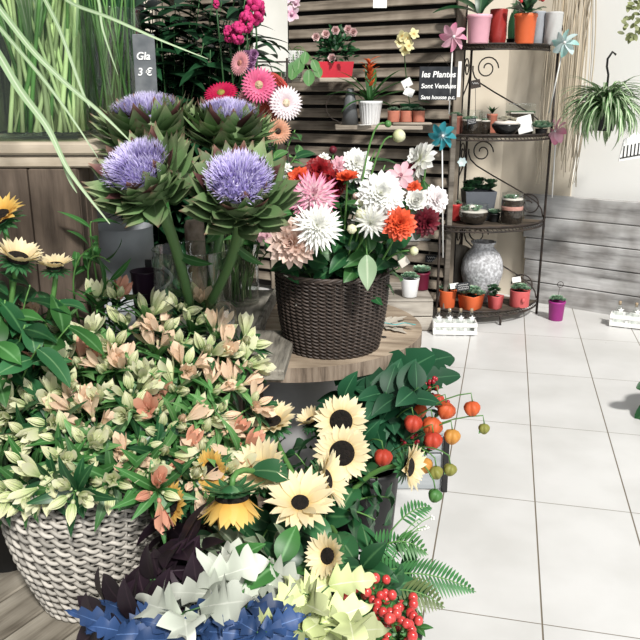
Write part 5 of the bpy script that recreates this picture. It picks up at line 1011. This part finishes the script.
# ---------- monstera, hypericum, physalis beside the spool ----------
random.seed(41)
PROF['monst'] = lambda t: max(.03, math.sin(math.pi * min(1, t * .96 + .03) ** .62) ** .55 * (.62 if abs(t - .42) < .025 or abs(t - .66) < .025 else 1))
MON = lm('monstera_deep_green', [(0, (.007, .042, .018)), (1, (.013, .075, .032))], rib=(.06, .17, .08), rough=.5, trans=.06, var=.35, ribw=.08, spec=.25)
bucket('black bucket with the monstera leaves beside the spool drum', Vector((.15, 2.06, 0)), .085, .25)
RM = Vector((.15, 2.06, .21))
for lb, a, b, n_, W_ in (('large glossy monstera leaf poking out furthest under the spool edge', (405, 372, 2.15), (452, 348, 2.22), (.1, -.4, 1), .13), ('monstera leaf with split tip pointing right over the tiles', (400, 385, 2.05), (458, 370, 2.05), (0, -.7, .8), .085),
    ('broad dark monstera leaf fanning out in the middle under the spool', (372, 395, 2.02), (424, 352, 1.98), (-.1, -.6, .8), .16), ('drooping dark monstera leaf left of the middle one', (385, 372, 2.0), (338, 408, 1.93), (-.2, -.6, .8), .13), ('hanging monstera leaf above the open sunflowers', (372, 398, 1.95), (376, 446, 1.86), (-.7, -.6, .5), .075),
    ('small monstera leaf at the far left under the spool', (362, 392, 1.98), (337, 372, 2.0), (-.3, -.7, .7), .09), ('monstera leaf tip showing below the spool rim', (400, 380, 2.0), (430, 372, 2.05), (.2, -.5, .9), .11), ('dark shaded monstera leaf low beside the physalis', (395, 400, 1.95), (418, 440, 1.9), (.3, -.8, .5), .10)):
    A = at(*a); B = at(*b); t = thing('monstera_leaf', lb, 'leaf', RM); d = B - A; MB().blade(A, d, n_, d.length * 1.06, W_, 'monst', bend=.45, fold=.12, seg=24).build('blade', MON, t); MB().tube(bez(RM, RM.lerp(A, .6) + Z * .05, A, 7), .004).build('stalk', STEM_D, t)
for k in range(20): leafy('dark glossy foliage at the base of the monstera leaves', RM, at(U(340, 420), U(385, 455), U(1.86, 2.0)), 7, .10, .055, MON, t0=.4, sm=STEM_D, group='dark foliage under the monstera')
BER = pm('hypericum_berry_red', (.46, .035, .035), (.56, .07, .06), scale=20, rough=.22, spec=.6); BERD = pm('hypericum_berry_dark_red', (.25, .01, .02), (.35, .02, .03), scale=20, rough=.3, spec=.5)
def hyper(label, root, C_, n, sp, r, m, lf=G_MID, name='hypericum', group=None):
    root = Vector(root); C_ = Vector(C_); t = thing(name, label, 'berry stem', root, group); jn = C_ - Z * sp * .9 + Vector((0, sp * .5, 0)); st = MB().tube(bez(root, root.lerp(jn, .5) + Z * .03, jn, 7), .0028); sp_ = MB(); lv = MB()
    pr = None
    for k in range(n):
        v_ = Vector((U(-1, 1), U(-1, .6), U(-.8, 1))).normalized() * sp * U(.5, 1); b = C_ + v_; st.tube([jn, b], .0013, seg=4); q = r * U(.85, 1.1); MB().ball(b, q, q, q * 1.12, 12, 8).build('berry', m, t)
        for i in range(4): a = i * 1.57 + k; sp_.blade(b - v_.normalized() * q, (math.cos(a), math.sin(a), .2), -v_, q * 1.3, q * .8, 'leaf', bend=-.5, seg=3)
    for k in range(5): a = k * 1.3; lv.blade(jn, (math.cos(a), math.sin(a) - .4, .5), (0, -.4, 1), sp * 1.3, sp * .55, 'leaf', bend=.6)
    st.build('stem', STEM, t); sp_.build('sepals', G_MID, t); lv.build('leaves', lf, t); return t
for px, py, Y, n, lb in ((433, 383, 2.02, 9, 'sprig of dark red berries under the monstera tip'), (441, 408, 1.98, 8, 'sprig of dark red berries above the orange physalis'), (428, 392, 2.06, 7, 'dark red berries tucked beside the monstera leaf'), (410, 440, 1.92, 9, 'dark red berry sprig left of the physalis'), (422, 446, 1.9, 7, 'dark red berry sprig under the physalis'), (398, 363, 2.1, 5, 'few dark berries on top of the monstera leaf')):
    hyper(lb, RM, at(px, py, Y), n, .026, .0058, BERD, G_DARK)
PHO = lm('physalis_orange', [(0, (.62, .10, .03)), (1, (.80, .20, .07))], trans=.3, var=.2); PHR = lm('physalis_red', [(0, (.50, .05, .03)), (1, (.68, .10, .05))], trans=.25); PHY = lm('physalis_amber', [(0, (.60, .30, .06)), (1, (.80, .38, .10))], trans=.3); PHG = lm('physalis_olive', [(0, (.28, .28, .06)), (1, (.35, .34, .10))], trans=.3); PHN = lm('physalis_green', [(0, (.06, .20, .05)), (1, (.12, .26, .07))], trans=.2)
for px, py, Y, rp, m, lb in ((472, 409, 1.86, 8, PHO, 'orange physalis lantern furthest out over the tiles'), (432, 427, 1.88, 10, PHO, 'orange physalis lantern in the middle of the cluster, largest'), (446, 411, 1.93, 9, PHO, 'orange physalis lantern at the top of the cluster'), (452, 437, 1.84, 8, PHY, 'light amber physalis lantern hanging right of the cluster'), (433, 441, 1.84, 9, PHR, 'red physalis lantern under the largest one'), (413, 424, 1.88, 9, PHR, 'long red physalis lantern half under the monstera leaf'), (425, 466, 1.78, 8, PHY, 'amber physalis lantern half behind the profile sunflower'),
    (436, 473, 1.76, 7, PHG, 'olive physalis lantern hanging low, left of the pair'), (450, 470, 1.76, 6.5, PHG, 'olive green physalis lantern hanging low, right of the pair'), (435, 496, 1.72, 7, PHN, 'green physalis lantern, lowest of all'), (484, 429, 1.84, 5.5, PHG, 'small golden olive physalis dangling furthest right'), (383, 458, 1.74, 9, PHR, 'red physalis lantern among the sunflower leaves'), (420, 411, 1.95, 7, PHO, 'small orange physalis lantern behind the cluster'), (438, 400, 1.98, 6, PHR, 'small red physalis lantern at the back')):
    P = at(px, py, Y); r = rp * mpp(P); t = thing('physalis', lb, 'physalis', RM)
    MB().lathe([(0, 1.0), (.25, .98), (.75, .75), (1.0, .3), (.98, -.1), (.75, -.55), (.35, -.9), (0, -1.1)], P, 40, M=Matrix.Rotation(U(-.5, .5), 3, 'Y') @ Matrix.Scale(r, 3), ripple=lambda a, i: .20 * abs(math.cos(a * 2.5)) - .12).build('lantern', m, t)
    tw = P + Z * r * 1.0; MB().tube([tw] + bez(tw + Vector((-.004, .004, .022)), at(min(px, 440) - 25, py - 12 if py < 430 else 430, Y + .05), RM, 9), .0018, seg=5).build('stalk', STEM, t)
    if rp < 7 or px > 470: mb = MB(); mb.blade(tw, (-.6, -.3, -1), (0, -1, 0), .03, .014, 'leaf'); mb.build('leaf', G_FRESH, t)
# ---------- front: dyed oak leaves, fern, berries ----------
random.seed(53)
bucket('black bucket with the dyed oak branches at the front', Vector((-.22, 1.36, 0)), .125, .24); bucket('black bucket with ferns and red berries at the front', Vector((.10, 1.42, 0)), .12, .20)
def oakleaf(t, P, d, n, L_, W_, m, bend=.5): MB().blade(P, d, n, L_, W_, 'lobed', bend=bend, fold=U(-.2, .5), seg=22, wave=.15).build('leaf', m, t)
def branch(label, root, C_, n, L_, W_, m, sp, face=(0, -.6, .8), group=None, sm=STEM_D):
    root = Vector(root); C_ = Vector(C_); t = thing('oak_branch', label, 'dyed branch', root, group); tips = []
    st = MB().tube(bez(root, root.lerp(C_, .6) + Z * .03, C_, 7), .004, .003)
    for k in range(n):
        a = k * 2.4 + U(-.3, .3); d = Vector((math.cos(a), math.sin(a) * .6, U(-.1, .45))); p = C_ + Vector((U(-sp, sp), U(-sp, sp) * .6, U(-sp, sp) * .5)); st.tube([C_, p], .0018, seg=4); oakleaf(t, p, d, Vector(face) + Vector((U(-.35, .35), U(-.35, .35), U(-.3, .3))), L_ * U(.85, 1.15), W_ * U(.9, 1.1), m, U(.1, .9))
    st.build('stem', sm, t); return t
OW = lm('dyed_leaf_white', [(0, (.42, .46, .38)), (1, (.58, .60, .53))], rib=(.68, .70, .62), trans=.1, var=.5, rough=.6, ribw=.06)
OY = lm('dyed_leaf_pale_yellow', [(0, (.44, .50, .22)), (1, (.60, .64, .36))], rib=(.72, .74, .52), trans=.12, var=.55, rough=.6, ribw=.06)
OB = lm('dyed_leaf_blue', [(0, (.018, .045, .12)), (1, (.030, .070, .19))], rib=(.10, .18, .38), trans=.1, var=.45, rough=.5, ribw=.06)
OP = lm('smoke_bush_purple', [(0, (.012, .008, .012)), (1, (.026, .013, .022))], rib=(.05, .03, .04), trans=.05, var=.4, rough=.5, ribw=.08)
rf_ = (-.22, 1.36, .20)
for px, py, Y, lb in ((212, 588, 1.24, 'white dyed oak branch at the left of the white pair'), (262, 588, 1.26, 'white dyed oak branch right of the first, below the drooping sunflower'), (185, 612, 1.15, 'small white dyed oak branch lowest at the left between blue leaves')):
    branch(lb, rf_, at(px, py, Y), 5 if py < 600 else 3, .112, .108, OW, .028)
for px, py, Y, lb in ((318, 590, 1.22, 'pale yellow dyed oak branch below the small yellow sunflower'), (292, 620, 1.15, 'pale yellow dyed oak branch at the bottom edge beside the blue leaves'), (335, 622, 1.14, 'pale yellow dyed oak branch at the bottom edge beside the red berries')):
    branch(lb, (-.16, 1.34, .20), at(px, py + 6, Y), 5, .095, .085, OY, .030)
for px, py, Y, lb in ((135, 620, 1.18, 'blue dyed oak branch furthest left under the white basket'), (236, 612, 1.17, 'blue dyed oak branch in the middle between white leaves'), (262, 632, 1.12, 'blue dyed oak branch at the bottom edge beside the yellow leaves'), (200, 632, 1.12, 'blue dyed oak branch at the bottom edge under the small white one'), (120, 636, 1.12, 'blue dyed oak branch at the bottom left corner of the bunch')):
    branch(lb, rf_, at(px, py, Y), 6, .095, .055, OB, .022)
for px, py, Y, lb in ((178, 545, 1.36, 'dark purple leafy branch right of the white basket'), (150, 580, 1.30, 'dark purple leafy branch in front of the white basket'), (190, 572, 1.32, 'dark purple leafy branch between basket and white leaves'), (105, 610, 1.24, 'dark purple leafy branch lowest against the basket foot'), (135, 628, 1.17, 'dark purple leafy branch at the bottom edge among blue leaves'), (90, 632, 1.18, 'dark purple leafy branch at the bottom left beside the pallet boards'), (200, 600, 1.26, 'dark purple leafy branch behind the white leaves'), (170, 520, 1.48, 'dark purple leafy branch rising behind the basket rim')):
    t = leafy(lb, rf_, at(px, py, Y), 13, .095, .055, OP, 'leaf', t0=.45, sm=STEM_D, name='smoke_bush_branch', bend=.6)
for k in range(7): leafy('green leafy stem among the dyed branches', (-.1, 1.38, .18), at(U(215, 350), U(560, 640), 1.3), 7, .09, .05, random.choice([G_DARK, G_MID]), t0=.4, group='green stems among the dyed branches')
for k in range(6): leafy('grey green variegated oak stem behind the white leaves', rf_, at(U(200, 300), U(545, 570), 1.36), 7, .08, .05, lm('grey_green_leaf', [(0, (.10, .14, .09)), (1, (.22, .28, .18))], rib=(.4, .46, .34)), t0=.55, group='grey green stems behind the white leaves')
RFN = Vector((.10, 1.42, .17))
def frond(label, A, B, W_, sag=(0, 0, .04), m=FERN):
    A = Vector(A); B = Vector(B); n = max(10, int((B - A).length / .0085)); t = thing('fern_frond', label, 'fern', RFN); pth = bez(A, A.lerp(B, .5) + Vector(sag), B, n); MB().tube([RFN] + pth, .0022, .0008, seg=5).build('stalk', STEM, t); mb = MB(); d0 = (B - A).normalized(); nn = Vector((0, -.55, 1)); sd = d0.cross(nn).normalized()
    for i in range(3, n):
        q = i / n; L_ = W_ * (math.sin(math.pi * (.12 + .88 * q) ** .8) + .05)
        for s_ in (-1, 1): mb.blade(pth[i], sd * s_ + d0 * .55, nn, L_, .0072, 'point', bend=.5, fold=.1, seg=5, r=U(.3, 1))
    mb.build('leaflets', m, t)
frond('long fern frond reaching furthest over the tiles', at(385, 575, 1.42), at(476, 592, 1.42), .055); frond('fern frond below the long one, above the red berries', at(385, 592, 1.38), at(445, 608, 1.36), .050, m=lm('fern_olive', [(0, (.08, .12, .04)), (1, (.14, .18, .07))], trans=.2))
frond('fern frond pointing up right beside the sunflower leaves', at(392, 530, 1.52), at(432, 508, 1.56), .035); frond('soft fern frond in the middle of the fern bunch', at(385, 545, 1.48), at(428, 555, 1.47), .045, m=G_MID); frond('short fern frond behind the berries', at(360, 590, 1.40), at(405, 570, 1.44), .05); frond('fern frond in the shade of the sunflower bunch', at(360, 560, 1.46), at(408, 545, 1.50), .05); frond('dark fern frond lowest over the floor', at(370, 600, 1.36), at(430, 590, 1.42), .05)
for k in range(12): leafy('dark green leaves at the foot of the fern bunch', RFN, at(U(345, 405), U(540, 620), U(1.36, 1.5)), 7, .075, .045, random.choice([G_DARK, G_SUN]), t0=.4, group='dark leaves at the foot of the ferns')
for px, py, Y, n, sp, lb in ((388, 612, 1.24, 14, .034, 'thick bunch of glossy red berries nearest the tiles'), (400, 632, 1.18, 14, .034, 'glossy red berries at the bottom edge of the picture'), (376, 592, 1.28, 7, .034, 'loose sprig of red berries above the thick bunch'), (405, 604, 1.30, 4, .022, 'pair of red berries closest to the fern frond'), (358, 604, 1.26, 5, .036, 'loose red berries beside the pale yellow leaves'), (366, 630, 1.18, 8, .034, 'red berries low beside the pale yellow leaves'), (418, 622, 1.24, 8, .026, 'red berries at the right end of the bunch')):
    hyper(lb, RFN, at(px, py, Y), n, sp, .0092, BER, G_MID)
for px, py in ((418, 520), (426, 526), (431, 517), (421, 530)):
    P = at(px, py, 1.52); t = thing('wild_sprig', 'thin sprig tipped with tiny white flowers over the tiles', 'flower', RFN, 'white-tipped sprigs by the fern'); MB().tube(bez(RFN, at(395, 530, 1.5), P, 8), .0011, seg=4).build('stalk', STEM, t); mb = MB()
    for k in range(4): mb.ball(P + Vector((U(-.008, .008), 0, U(-.008, .008))), .0028, seg=6, rings=4)
    mb.build('blossoms', D_W, t)
